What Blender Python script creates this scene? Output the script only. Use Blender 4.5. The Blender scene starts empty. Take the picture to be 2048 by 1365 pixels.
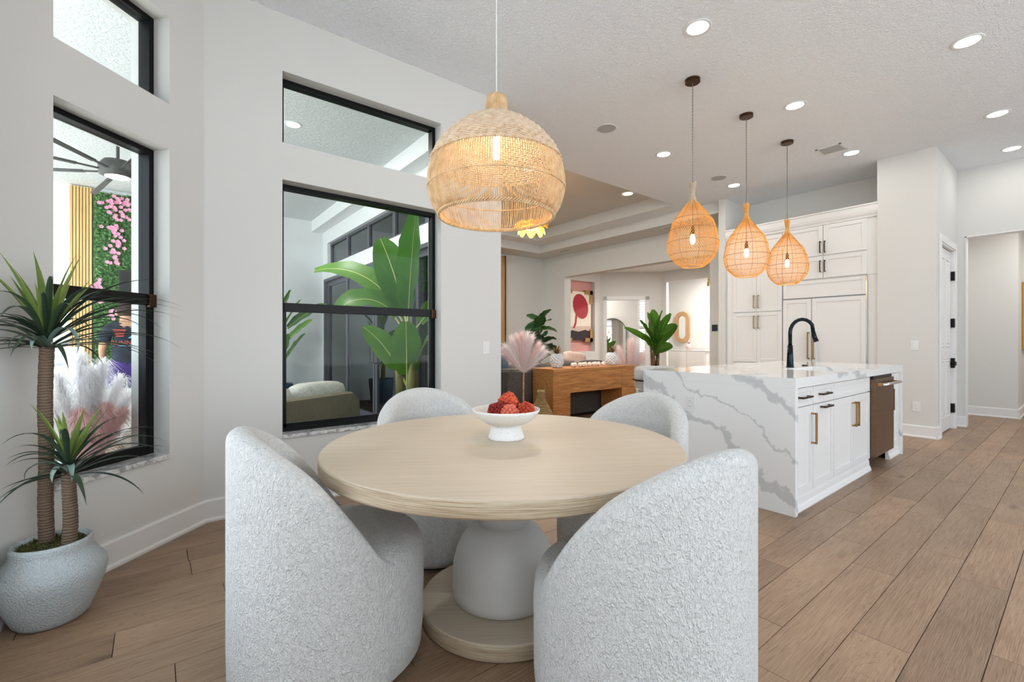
import bpy, math, random
from mathutils import Vector, Matrix
random.seed(7)
S = bpy.context.scene
COL = S.collection
R = math.radians
PI = math.pi

# ------------------------------------------------------------------ camera
YAW = math.atan2(2184 - 1024, 910.0)          # plank direction (+X) lies this far right of the view axis
cam_d = bpy.data.cameras.new('camera'); cam_d.sensor_width = 36; cam_d.lens = 36 * 910.0 / 2048
cam_d.clip_start = .05; cam_d.clip_end = 200
cam = bpy.data.objects.new('camera', cam_d); COL.objects.link(cam)
cam.location = (0, 0, 1.18); cam.rotation_euler = (PI / 2, 0, YAW - PI / 2)
S.camera = cam
# ------------------------------------------------------------------ world, daylight, exposure
SKY = 1.75
W = bpy.data.worlds.new('world'); S.world = W; W.use_nodes = True
nt = W.node_tree; bg = nt.nodes['Background']
tc = nt.nodes.new('ShaderNodeTexCoord'); sp = nt.nodes.new('ShaderNodeSeparateXYZ')
rp = nt.nodes.new('ShaderNodeValToRGB')
nt.links.new(tc.outputs['Generated'], sp.inputs[0]); nt.links.new(sp.outputs['Z'], rp.inputs[0])
rp.color_ramp.elements[0].position = .0; rp.color_ramp.elements[0].color = (.88, .945, 1, 1)
rp.color_ramp.elements[1].position = .6; rp.color_ramp.elements[1].color = (.68, .84, 1, 1)
nt.links.new(rp.outputs[0], bg.inputs[0]); bg.inputs[1].default_value = SKY
sun_d = bpy.data.lights.new('sun', 'SUN'); sun_d.energy = 7.0; sun_d.angle = R(3); sun_d.color = (1, .95, .88)
sun = bpy.data.objects.new('sun', sun_d); COL.objects.link(sun); sun.rotation_euler = (R(20), 0, R(-96))
RECESSED_W = 1.3                             # each ceiling can light
ROOM_W = 26.0                                 # unseen can lights added to brighten the rooms beyond
S.view_settings.view_transform = 'Standard'; S.view_settings.look = 'None'
S.view_settings.gamma = 1; S.view_settings.use_curve_mapping = False
S.view_settings.exposure = 1.2
S.cycles.use_denoising = True
S.cycles.max_bounces = 8; S.cycles.diffuse_bounces = 5; S.cycles.glossy_bounces = 4
S.cycles.use_adaptive_sampling = True; S.cycles.adaptive_threshold = .05
S.cycles.transparent_max_bounces = 16; S.cycles.transmission_bounces = 6
S.cycles.caustics_reflective = False; S.cycles.caustics_refractive = False
S.cycles.sample_clamp_indirect = 6

# ------------------------------------------------------------------ mesh helpers
class MB:
    def __init__(s): s.v = []; s.f = []
    def add(s, vs, fs):
        o = len(s.v); s.v += [tuple(p) for p in vs]; s.f += [tuple(i + o for i in q) for q in fs]; return s
    def box(s, x0, x1, y0, y1, z0, z1):
        return s.add([(x0, y0, z0), (x1, y0, z0), (x1, y1, z0), (x0, y1, z0), (x0, y0, z1), (x1, y0, z1), (x1, y1, z1), (x0, y1, z1)],
                     [(0, 3, 2, 1), (4, 5, 6, 7), (0, 1, 5, 4), (1, 2, 6, 5), (2, 3, 7, 6), (3, 0, 4, 7)])
    def quad(s, *p): return s.add(p, [tuple(range(len(p)))])
    def tube(s, pts, r, n=8, caps=True, closed=False):
        pts = [Vector(p) for p in pts]; m = len(pts)
        rr = r if isinstance(r, (list, tuple)) else [r] * m
        o = len(s.v); up = None
        for i, p in enumerate(pts):
            if closed: t = pts[(i + 1) % m] - pts[i - 1]
            else: t = pts[min(i + 1, m - 1)] - pts[max(i - 1, 0)]
            t = t.normalized() if t.length > 1e-9 else Vector((0, 0, 1))
            if up is None:
                up = Vector((0, 0, 1)) if abs(t.z) < .9 else Vector((1, 0, 0))
            a = up - t * up.dot(t)
            if a.length < 1e-6: a = t.orthogonal()
            a.normalize(); up = a; b = t.cross(a)
            for k in range(n):
                w = 2 * PI * k / n
                s.v.append(tuple(p + (a * math.cos(w) + b * math.sin(w)) * rr[i]))
        for i in range(m if closed else m - 1):
            i2 = (i + 1) % m
            for k in range(n):
                s.f.append((o + i * n + k, o + i * n + (k + 1) % n, o + i2 * n + (k + 1) % n, o + i2 * n + k))
        if caps and not closed:
            s.f.append(tuple(o + k for k in reversed(range(n)))); s.f.append(tuple(o + (m - 1) * n + k for k in range(n)))
        return s
    def cyl(s, p0, p1, r0, r1=None, n=20): return s.tube([p0, p1], [r0, r0 if r1 is None else r1], n)
    def lathe(s, prof, n=32, c=(0, 0, 0), sx=1, sy=1, caps=True):
        o = len(s.v)
        for r, z in prof:
            for k in range(n):
                w = 2 * PI * k / n
                s.v.append((c[0] + r * sx * math.cos(w), c[1] + r * sy * math.sin(w), c[2] + z))
        for i in range(len(prof) - 1):
            for k in range(n):
                s.f.append((o + i * n + k, o + i * n + (k + 1) % n, o + (i + 1) * n + (k + 1) % n, o + (i + 1) * n + k))
        if caps and prof[0][0] > 1e-5: s.f.append(tuple(o + k for k in reversed(range(n))))
        if caps and prof[-1][0] > 1e-5: s.f.append(tuple(o + (len(prof) - 1) * n + k for k in range(n)))
        return s
    def ring(s, R0, z, r, n=48, m=6, c=(0, 0)):
        return s.tube([(c[0] + R0 * math.cos(2 * PI * k / n), c[1] + R0 * math.sin(2 * PI * k / n), z) for k in range(n)], r, m, closed=True)
    def grid(s, rows):
        o = len(s.v); n = len(rows[0])
        for r in rows: s.v += [tuple(p) for p in r]
        for i in range(len(rows) - 1):
            for k in range(n - 1):
                s.f.append((o + i * n + k, o + i * n + k + 1, o + (i + 1) * n + k + 1, o + (i + 1) * n + k))
        return s
    def sphere(s, c, r, nu=12, nv=8, sz=1):
        o = len(s.v); s.v.append((c[0], c[1], c[2] - r * sz))
        for i in range(1, nv):
            a = -PI / 2 + PI * i / nv
            for k in range(nu):
                w = 2 * PI * k / nu
                s.v.append((c[0] + r * math.cos(a) * math.cos(w), c[1] + r * math.cos(a) * math.sin(w), c[2] + r * sz * math.sin(a)))
        s.v.append((c[0], c[1], c[2] + r * sz)); e = len(s.v) - 1
        for k in range(nu): s.f.append((o, o + 1 + (k + 1) % nu, o + 1 + k))
        for i in range(nv - 2):
            for k in range(nu):
                a = o + 1 + i * nu
                s.f.append((a + k, a + (k + 1) % nu, a + nu + (k + 1) % nu, a + nu + k))
        a = o + 1 + (nv - 2) * nu
        for k in range(nu): s.f.append((a + k, a + (k + 1) % nu, e))
        return s
    def xform(s, M, start=0):
        for i in range(start, len(s.v)): s.v[i] = tuple(M @ Vector(s.v[i]))
        return s
    def mesh(s, name, m, smooth=False):
        me = bpy.data.meshes.new(name); me.from_pydata(s.v, [], s.f)
        if m: me.materials.append(m)
        if smooth: me.polygons.foreach_set('use_smooth', [True] * len(me.polygons))
        me.update(); return me
    def build(s, name, m, parent=None, smooth=False, bevel=0, loc=None, rot=None):
        o = bpy.data.objects.new(name, s.mesh(name, m, smooth)); COL.objects.link(o)
        if parent: o.parent = parent
        if loc: o.location = loc
        if rot: o.rotation_euler = rot
        if bevel:
            b = o.modifiers.new('bevel', 'BEVEL'); b.width = bevel; b.segments = 2; b.limit_method = 'ANGLE'; b.angle_limit = R(40)
        return o

def tag(o, label=None, cat=None, group=None, kind=None):
    if label: o['label'] = label
    if cat: o['category'] = cat
    if group: o['group'] = group
    if kind: o['kind'] = kind
    return o
def thing(name, label, cat, loc=(0, 0, 0), rz=0, group=None, kind=None):
    o = bpy.data.objects.new(name, None); COL.objects.link(o); o.empty_display_size = .05
    o.location = loc; o.rotation_euler = (0, 0, rz)
    return tag(o, label, cat, group, kind)
def copy_tree(o, parent=None):
    c = o.copy(); COL.objects.link(c); c.parent = parent
    for ch in list(o.children): copy_tree(ch, c)
    return c
def light(name, typ, energy, color, parent, loc, size=.1, **kw):
    d = bpy.data.lights.new(name, typ); d.energy = energy; d.color = color
    if typ == 'AREA': d.shape = 'DISK'; d.size = size
    else: d.shadow_soft_size = size
    for k, v in kw.items(): setattr(d, k, v)
    o = bpy.data.objects.new(name, d); COL.objects.link(o); o.parent = parent; o.location = loc
    return o
def smooth_path(pts, n):
    """Catmull-Rom through pts"""
    out = []; P = [Vector(p) for p in pts]; m = len(P)
    for i in range(m - 1):
        a, b, c, d = P[max(i - 1, 0)], P[i], P[i + 1], P[min(i + 2, m - 1)]
        for k in range(n):
            t = k / n
            out.append(.5 * ((2 * b) + (c - a) * t + (2 * a - 5 * b + 4 * c - d) * t * t + (3 * b - a - 3 * c + d) * t ** 3))
    out.append(P[-1]); return out
def interp(tab, x):
    if x <= tab[0][0]: return tab[0][1]
    for (a, p), (b, q) in zip(tab, tab[1:]):
        if x <= b: return p + (q - p) * (x - a) / (b - a)
    return tab[-1][1]

# ------------------------------------------------------------------ materials
def srgb(r, g, b):
    f = lambda c: c / 12.92 if c <= .04045 else ((c + .055) / 1.055) ** 2.4
    return (f(r / 255), f(g / 255), f(b / 255))
class N:
    """tiny node-graph helper"""
    def __init__(s, name):
        s.m = bpy.data.materials.new(name); s.m.use_nodes = True; s.t = s.m.node_tree
        s.b = s.t.nodes['Principled BSDF']; s.out = s.t.nodes['Material Output']
    def n(s, typ, ins=None, **kw):
        x = s.t.nodes.new('ShaderNode' + typ)
        for k, v in kw.items(): setattr(x, k, v)
        for k, v in (ins or {}).items():
            if isinstance(v, bpy.types.NodeSocket): s.t.links.new(v, x.inputs[k])
            else: x.inputs[k].default_value = v
        return x
    def set(s, **kw):
        for k, v in kw.items():
            k = k.replace('_', ' ')
            if isinstance(v, bpy.types.NodeSocket): s.t.links.new(v, s.b.inputs[k])
            else: s.b.inputs[k].default_value = (*v, 1) if isinstance(v, tuple) and len(v) == 3 else v
    def coord(s, kind='Object', scale=(1, 1, 1), rot=(0, 0, 0), off=None):
        src = s.n('NewGeometry').outputs['Position'] if kind == 'World' else s.n('TexCoord').outputs[kind]
        mp = s.n('Mapping', {'Vector': src, 'Scale': scale, 'Rotation': rot})
        if off is not None: s.t.links.new(off, mp.inputs['Location'])
        return mp.outputs[0]
    def noise(s, vec, scale, detail=3, rough=.5, dist=0):
        return s.n('TexNoise', {'Vector': vec, 'Scale': scale, 'Detail': detail, 'Roughness': rough, 'Distortion': dist}).outputs['Fac']
    def ramp(s, fac, *stops):
        r = s.n('ValToRGB', {'Fac': fac}); e = r.color_ramp.elements
        while len(e) < len(stops): e.new(.5)
        for el, (p, c) in zip(e, stops): el.position = p; el.color = (*c, 1) if not isinstance(c, (int, float)) else (c, c, c, 1)
        return r.outputs[0]
    def mix(s, fac, a, b, blend='MIX'):
        x = s.n('MixRGB', blend_type=blend)
        for k, v in (('Fac', fac), ('Color1', a), ('Color2', b)):
            if isinstance(v, bpy.types.NodeSocket): s.t.links.new(v, x.inputs[k])
            else: x.inputs[k].default_value = (*v, 1) if isinstance(v, tuple) else v
        return x.outputs[0]
    def math(s, op, a, b=0.0, c=0.0):
        x = s.n('Math', operation=op)
        for i, v in enumerate((a, b, c)):
            if isinstance(v, bpy.types.NodeSocket): s.t.links.new(v, x.inputs[i])
            else: x.inputs[i].default_value = v
        return x.outputs[0]
    def bump(s, h, strength=.3, dist=.01):
        s.t.links.new(s.n('Bump', {'Height': h, 'Strength': strength, 'Distance': dist}).outputs[0], s.b.inputs['Normal'])
        return s
M = {}
def plain(name, col, rough=.5, metal=0, spec=.5, **kw):
    g = N(name); g.set(Base_Color=col, Roughness=rough, Metallic=metal, Specular_IOR_Level=spec, **kw); M[name] = g.m; return g
def varied(name, c1, c2, scale=8, rough=.6, bump=0, bscale=60, kind='Object', stretch=(1, 1, 1), metal=0, dist=.01, spec=.5):
    g = N(name); v = g.coord(kind, stretch)
    g.set(Base_Color=g.ramp(g.noise(v, scale, 4), (.3, c1), (.7, c2)), Roughness=rough, Metallic=metal, Specular_IOR_Level=spec)
    if bump: g.bump(g.noise(v, bscale, 4), bump, dist)
    M[name] = g.m; return g

g = N('wall_paint'); v = g.coord('World'); g.set(Base_Color=(.655, .645, .62), Roughness=.75, Specular_IOR_Level=.2); g.bump(g.noise(v, 90, 3), .06, .004); M['wall'] = g.m
g = N('trim_paint'); g.set(Base_Color=(.75, .745, .735), Roughness=.4); M['trim'] = g.m
g = N('ceiling_texture'); v = g.coord('World'); g.set(Base_Color=(.88, .905, .93), Roughness=.85, Specular_IOR_Level=.1)
g.bump(g.ramp(g.noise(v, 55, 4, .55, .6), (.4, 0.), (.6, 1.)), .75, .007); M['ceiling'] = g.m
g = N('stucco'); v = g.coord('World'); g.set(Base_Color=(.74, .76, .76), Roughness=.9, Specular_IOR_Level=.1)
g.bump(g.ramp(g.noise(v, 28, 6, .7, .4), (.42, 0.), (.62, 1.)), .6, .012); M['stucco'] = g.m
g = N('stucco_smooth'); v = g.coord('World'); g.set(Base_Color=(.74, .75, .75), Roughness=.85); g.bump(g.noise(v, 60, 4), .2, .005); M['stucco_s'] = g.m
# plank floor: tone per plank, long grain, cathedral rings and knots
g = N('oak_plank'); rnd = g.n('ObjectInfo').outputs['Random']
off = g.n('CombineXYZ', {'X': g.math('MULTIPLY', rnd, 37.), 'Y': g.math('MULTIPLY', rnd, 91.), 'Z': g.math('MULTIPLY', rnd, 11.)}).outputs[0]
v = g.coord('World', (.8, 6.5, 1), off=off)
n1 = g.noise(v, 1.1, 4, .55, 1.6)
rings = g.math('FRACT', g.math('MULTIPLY', n1, 13.))
ringl = g.ramp(rings, (.0, .0), (.12, 1.), (.85, 1.), (1., .0))
fine = g.noise(g.coord('World', (2.2, 95, 1), off=off), 3, 4, .6)
big = g.noise(g.coord('World', (1.2, 2.5, 1), off=off), 1.2, 2)
base = g.ramp(big, (.3, srgb(131, 102, 79)), (.7, srgb(161, 131, 105)))
base = g.mix(g.math('MULTIPLY', g.math('SUBTRACT', 1., ringl), .5), base, srgb(102, 77, 58))
base = g.mix(g.ramp(fine, (.42, .0), (.70, .75)), base, srgb(181, 153, 127))
knots = g.n('TexVoronoi', {'Vector': g.coord('World', (1.6, 5.5, 1), off=off), 'Scale': .9}).outputs['Distance']
base = g.mix(g.ramp(knots, (.02, .7), (.16, .0)), base, srgb(84, 66, 54))
tone = g.math('MULTIPLY_ADD', rnd, .26, .84)
base = g.mix(1., base, g.n('CombineColor', {0: tone, 1: tone, 2: tone}).outputs[0], 'MULTIPLY')
g.set(Base_Color=base, Roughness=.42, Specular_IOR_Level=.4); g.bump(fine, .2, .003); M['plank'] = g.m
plain('floor_joint', srgb(78, 58, 44), .9)
# washed oak of the round table
def oak(name, stretch, light_c, dark_c, bump=.15, amount=.55):
    g = N(name); v = g.coord('Object', stretch)
    f = g.noise(v, 3, 5, .65); f2 = g.noise(g.coord('Object', tuple(x * .35 for x in stretch)), 3, 3, .5)
    c = g.mix(g.ramp(f, (.38, 0.), (.66, amount)), light_c, dark_c); c = g.mix(g.ramp(f2, (.4, 0.), (.7, .35)), c, dark_c)
    g.set(Base_Color=c, Roughness=.5, Specular_IOR_Level=.35); g.bump(f, bump, .002); M[name] = g.m
oak('table_oak', (1.2, 70, 60), srgb(204, 190, 170), srgb(184, 166, 144))
oak('table_edge', (2, 2, 120), srgb(208, 192, 166), srgb(148, 122, 94), .5, .9)
g = N('boucle'); v = g.coord('Object', (1, 1, .6))
vo = g.n('TexVoronoi', {'Vector': g.mix(.03, v, g.n('TexNoise', {'Vector': v, 'Scale': 90.}).outputs['Color'], 'ADD'), 'Scale': 150.}, feature='SMOOTH_F1').outputs['Distance']
h = g.math('ADD', g.math('MULTIPLY', vo, 1.), g.math('MULTIPLY', g.noise(v, 260, 3), .5))
g.set(Base_Color=g.ramp(vo, (.2, (.74, .73, .71)), (.72, (.60, .59, .575))), Roughness=.95, Specular_IOR_Level=.1, Sheen_Weight=.25)  # gaps between the loops darker: crevice shade put into the colour
nb = g.n('Bump', {'Height': h, 'Strength': .9, 'Distance': .008}, invert=True); g.t.links.new(nb.outputs[0], g.b.inputs['Normal']); M['boucle'] = g.m
plain('chair_glide', (.02, .02, .022), .6)
g = N('pedestal_plaster'); v = g.coord('Object'); g.set(Base_Color=(.70, .685, .66), Roughness=.45); g.bump(g.noise(v, 40, 3), .05, .003); M['plaster'] = g.m
g = N('speckled_ceramic'); v = g.coord('Object')
d = g.n('TexVoronoi', {'Vector': v, 'Scale': 85.}).outputs['Distance']
g.set(Base_Color=g.ramp(d, (.10, srgb(150, 125, 105)), (.16, (.80, .785, .76))), Roughness=.55); g.bump(g.noise(v, 60, 2), .08, .003); M['ceramic'] = g.m
varied('moss_red', srgb(150, 40, 30), srgb(215, 95, 60), 22, .95, .6, 120, dist=.006)
varied('moss_crimson', srgb(105, 22, 20), srgb(165, 50, 40), 22, .95, .6, 120, dist=.006)
varied('moss_coral', srgb(190, 80, 62), srgb(225, 130, 105), 22, .95, .6, 120, dist=.006)
# quartz with grey veins running diagonally
g = N('quartz'); pos = g.coord('World', (1, 1, 1))
w1 = g.n('TexNoise', {'Vector': pos, 'Scale': 1.6, 'Detail': 6., 'Roughness': .62}).outputs['Fac']
w2 = g.noise(pos, 9, 5, .6)
dot = g.n('VectorMath', {0: pos, 1: (.30, -.56, .80)}, operation='DOT_PRODUCT').outputs['Value']
q = g.math('ADD', g.math('MULTIPLY', dot, 2.0), g.math('ADD', g.math('MULTIPLY', w1, 1.35), g.math('MULTIPLY', w2, .12)))
fr = g.math('ABSOLUTE', g.math('SUBTRACT', g.math('FRACT', q), .5))
wid = g.noise(pos, 2.3, 2); fr2 = g.math('DIVIDE', fr, g.math('MULTIPLY_ADD', wid, .42, -.03))
vein = g.ramp(fr2, (.20, .9), (.34, .5), (.38, .0))
q2 = g.math('ABSOLUTE', g.math('SUBTRACT', g.math('FRACT', g.math('MULTIPLY_ADD', q, .63, .3)), .5))
hair = g.ramp(q2, (.006, .55), (.016, .0))
c = g.mix(vein, (.80, .80, .795), srgb(196, 198, 199)); c = g.mix(hair, c, srgb(170, 172, 174))
g.set(Base_Color=c, Roughness=.09, Specular_IOR_Level=.5); M['quartz'] = g.m
g = N('sill_marble'); v = g.coord('World'); f = g.noise(v, 14, 6, .65, 1.2)
g.set(Base_Color=g.ramp(f, (.40, srgb(150, 150, 150)), (.5, srgb(205, 204, 202)), (.62, srgb(222, 222, 220))), Roughness=.2); M['sill'] = g.m
plain('cabinet_paint', (.76, .745, .73), .38)
plain('brass', srgb(176, 138, 88), .32, 1); plain('dark_bronze', srgb(82, 60, 44), .35, 1)
plain('black_frame', (.004, .004, .0045), .38, 0, .2); plain('black_metal', (.012, .012, .013), .4, .3)
plain('faucet_black', srgb(30, 38, 46), .22, .85)
plain('steel', (.66, .64, .61), .22, 1)
varied('bronze_steel', srgb(112, 88, 68), srgb(126, 100, 78), 3, .34, 0, stretch=(1, 1, 60), metal=.85)
plain('plate_white', (.74, .74, .73), .35); plain('plate_slot', (.08, .08, .08), .5)
plain('speaker_grille', (.42, .42, .425), .8); plain('vent_dark', (.22, .22, .23), .7)
g = N('lamp_lens'); g.set(Base_Color=(1, 1, 1), Emission_Color=(1, .97, .92), Emission_Strength=7.); M['lens'] = g.m
g = N('bulb_glow'); g.set(Base_Color=(1, .9, .7), Emission_Color=(1, .80, .50), Emission_Strength=14.); M['bulb'] = g.m
g = N('window_glass')
tr = g.n('BsdfTransparent', {'Color': (.955, .98, .975, 1)}); gl = g.n('BsdfGlossy', {'Color': (1, 1, 1, 1), 'Roughness': 0.})
fz = g.n('Fresnel', {'IOR': 1.16}); mx = g.n('MixShader', {0: fz.outputs[0], 1: tr.outputs[0], 2: gl.outputs[0]}); g.t.links.new(mx.outputs[0], g.out.inputs[0]); M['glass'] = g.m
g = N('tinted_glass')
tr = g.n('BsdfTransparent', {'Color': (.86, .93, .90, 1)}); gl = g.n('BsdfGlossy', {'Color': (.85, .9, .9, 1), 'Roughness': .0})
fz = g.n('Fresnel', {'IOR': 2.1}); mx = g.n('MixShader', {0: fz.outputs[0], 1: tr.outputs[0], 2: gl.outputs[0]}); g.t.links.new(mx.outputs[0], g.out.inputs[0]); M['tglass'] = g.m
g = N('mirror'); g.set(Base_Color=(.86, .89, .88), Metallic=1., Roughness=.02); M['mirror'] = g.m
plain('slider_frame', srgb(88, 88, 95), .45, .2)
# foliage
def leafmat(name, c1, c2, trans=.25):
    g = N(name); v = g.coord('Object'); rnd = g.n('ObjectInfo').outputs['Random']
    col = g.mix(rnd, c1, c2); col = g.mix(g.ramp(g.noise(v, 9, 3), (.35, 0.), (.7, .35)), col, tuple(x * .6 for x in c1))
    g.set(Base_Color=col, Roughness=.42, Specular_IOR_Level=.4)
    tl = g.n('BsdfTranslucent', {'Color': col}); mx = g.n('MixShader', {0: trans, 1: g.b.outputs[0], 2: tl.outputs[0]})
    g.t.links.new(mx.outputs[0], g.out.inputs[0]); M[name] = g.m
leafmat('yucca_dark', srgb(34, 52, 42), srgb(58, 76, 52), .12)
leafmat('yucca_fresh', srgb(104, 130, 56), srgb(150, 168, 92), .25)
leafmat('yucca_pale', srgb(118, 142, 130), srgb(150, 170, 160), .1)
leafmat('banana_leaf', srgb(66, 120, 40), srgb(105, 155, 52), .35)
leafmat('fiddle_leaf', srgb(32, 66, 36), srgb(62, 98, 48), .12)
g = N('hedge_leaf'); v = g.coord('World'); g.set(Base_Color=g.ramp(g.noise(v, 26, 3, .7), (.3, srgb(26, 60, 28)), (.5, srgb(60, 108, 50)), (.7, srgb(130, 170, 100))), Roughness=.6); M['hedge_leaf'] = g.m
plain('midrib', srgb(196, 198, 120), .5)
g = N('yucca_bark'); v = g.coord('Object', (1, 1, 1)); w = g.n('TexWave', {'Vector': v, 'Scale': 26., 'Distortion': 5., 'Detail': 3.}, bands_direction='Z').outputs['Fac']
g.set(Base_Color=g.ramp(w, (.0, srgb(78, 62, 50)), (.5, srgb(112, 94, 76))), Roughness=.9); g.bump(w, .45, .008); M['bark'] = g.m
varied('moss', srgb(44, 40, 22), srgb(98, 100, 44), 40, .95, .8, 90)
g = N('pot_stone'); v = g.coord('Object'); vo = g.n('TexVoronoi', {'Vector': v, 'Scale': 130.}).outputs['Distance']
g.set(Base_Color=g.ramp(g.noise(v, 330, 3), (.32, srgb(160, 168, 171)), (.6, srgb(192, 198, 200))), Roughness=.85); g.bump(vo, .55, .006); M['pot'] = g.m
varied('stem_brown', srgb(86, 62, 44), srgb(140, 108, 76), 20, .9, .5, 60)
varied('banana_stem', srgb(120, 100, 66), srgb(150, 150, 90), 12, .7, .3, 40, stretch=(1, 1, .2))
# rattan
varied('rattan', srgb(190, 152, 108), srgb(224, 194, 152), 30, .6)
varied('rattan_weave', srgb(196, 168, 138), srgb(222, 200, 176), 40, .65)
def straw(name, c1, c2, trans):
    g = N(name); v = g.coord('Object'); col = g.ramp(g.noise(v, 25, 3), (.3, c1), (.7, c2)); g.set(Base_Color=col, Roughness=.55)
    tl = g.n('BsdfTranslucent', {'Color': col}); mx = g.n('MixShader', {0: trans, 1: g.b.outputs[0], 2: tl.outputs[0]}); g.t.links.new(mx.outputs[0], g.out.inputs[0]); M[name] = g.m
straw('amber_straw', srgb(248, 200, 108), srgb(255, 220, 140), .45)
straw('pale_straw', srgb(206, 186, 158), srgb(228, 212, 190), .3)
straw('petal_gold', srgb(216, 146, 34), srgb(238, 176, 60), .4)
plain('amber_dark', srgb(168, 112, 52), .6)
plain('cord_grey', srgb(120, 114, 104), .8); plain('cord_white', (.80, .79, .77), .6)
# living room
g = N('console_wood'); v = g.coord('Object', (1.2, 14, 14)); f = g.noise(v, 3, 5, .6, .8)
g.set(Base_Color=g.ramp(f, (.3, srgb(150, 96, 48)), (.55, srgb(190, 130, 72)), (.75, srgb(212, 156, 96))), Roughness=.55); g.bump(f, .2, .004); M['console'] = g.m
varied('sofa_fabric', srgb(78, 72, 70), srgb(98, 92, 88), 60, .95, .3, 300)
varied('cushion_blue', srgb(52, 70, 92), srgb(92, 112, 134), 9, .9, .3, 200); varied('throw_white', srgb(214, 208, 202), srgb(238, 234, 230), 30, .95, .8, 90)
varied('cushion_tan', srgb(206, 176, 158), srgb(226, 200, 184), 12, .9)
straw('plume_pink', srgb(252, 243, 243), srgb(255, 250, 249), .3); straw('plume_rose', srgb(250, 228, 226), srgb(253, 238, 235), .3); straw('plume_white', srgb(240, 236, 238), srgb(252, 250, 250), .55)
varied('basket', srgb(120, 92, 58), srgb(204, 172, 122), 70, .85, .8, 90)
straw('plume_blush', srgb(244, 200, 198), srgb(250, 218, 214), .4); plain('shell_white', (.74, .75, .76), .3); plain('leaf_gold', srgb(140, 112, 80), .4, .7)
varied('bead_wood', srgb(226, 206, 190), srgb(244, 230, 218), 20, .6)
plain('niche_pink', srgb(216, 160, 152), .7); plain('art_cream', srgb(236, 222, 204), .5); plain('art_red', srgb(168, 22, 38), .5); plain('art_dark', srgb(42, 28, 34), .6); plain('art_sand', srgb(206, 184, 168), .5)
varied('wood_brown', srgb(84, 50, 34), srgb(112, 70, 48), 8, .6, stretch=(1, 1, .1))
varied('slat_wood', srgb(206, 166, 104), srgb(226, 190, 130), 6, .55, stretch=(6, 6, .3))
g = N('rattan_frame'); v = g.coord('Object'); f = g.noise(v, 60, 3); g.set(Base_Color=g.ramp(f, (.3, srgb(150, 108, 72)), (.7, srgb(206, 164, 120))), Roughness=.7); g.bump(f, .5, .004); M['rframe'] = g.m
plain('dresser_white', (.74, .73, .715), .5); plain('pine_pink', srgb(202, 172, 170), .5)
plain('thermo', srgb(30, 44, 56), .2); plain('blue_pot', srgb(32, 68, 92), .5); plain('shutter', (.78, .78, .77), .5)
g = N('garden_glow'); v = g.coord('World', (1, 1, 1)); g.set(Base_Color=g.ramp(g.noise(v, 4, 4), (.35, srgb(110, 140, 70)), (.65, srgb(235, 240, 225))), Roughness=.9); M['garden'] = g.m
g = N('wicker'); v = g.coord('Object'); wx = g.n('TexWave', {'Vector': v, 'Scale': 22., 'Distortion': 1.}, bands_direction='X').outputs['Fac']; wz = g.n('TexWave', {'Vector': v, 'Scale': 30., 'Distortion': 1.5}, bands_direction='Z').outputs['Fac']
h = g.math('MULTIPLY', wx, wz); g.set(Base_Color=g.ramp(h, (.1, srgb(96, 86, 70)), (.6, srgb(186, 170, 138))), Roughness=.7); g.bump(h, .8, .01); M['wicker'] = g.m
varied('cushion_outdoor', srgb(176, 172, 162), srgb(204, 200, 190), 40, .9, .2, 200)
plain('fan_dark', srgb(62, 62, 60), .5); plain('flower_pink', srgb(236, 160, 190), .7); plain('tv_dark', srgb(34, 32, 30), .3)
plain('skin', srgb(196, 148, 120), .55); plain('hair_brown', srgb(52, 36, 28), .8); varied('tee_navy', srgb(26, 32, 44), srgb(40, 48, 62), 12, .9); plain('shorts_purple', srgb(62, 40, 116), .8)
plain('print_red', srgb(206, 78, 60), .8); plain('print_blue', srgb(120, 172, 206), .8)
varied('paver', srgb(196, 196, 192), srgb(214, 214, 210), 4, .8)
plain('ink', (.03, .03, .03), .6)
plain('frame_gold', srgb(186, 140, 66), .4, .6); plain('canvas_tan', srgb(150, 128, 104), .7)

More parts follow.
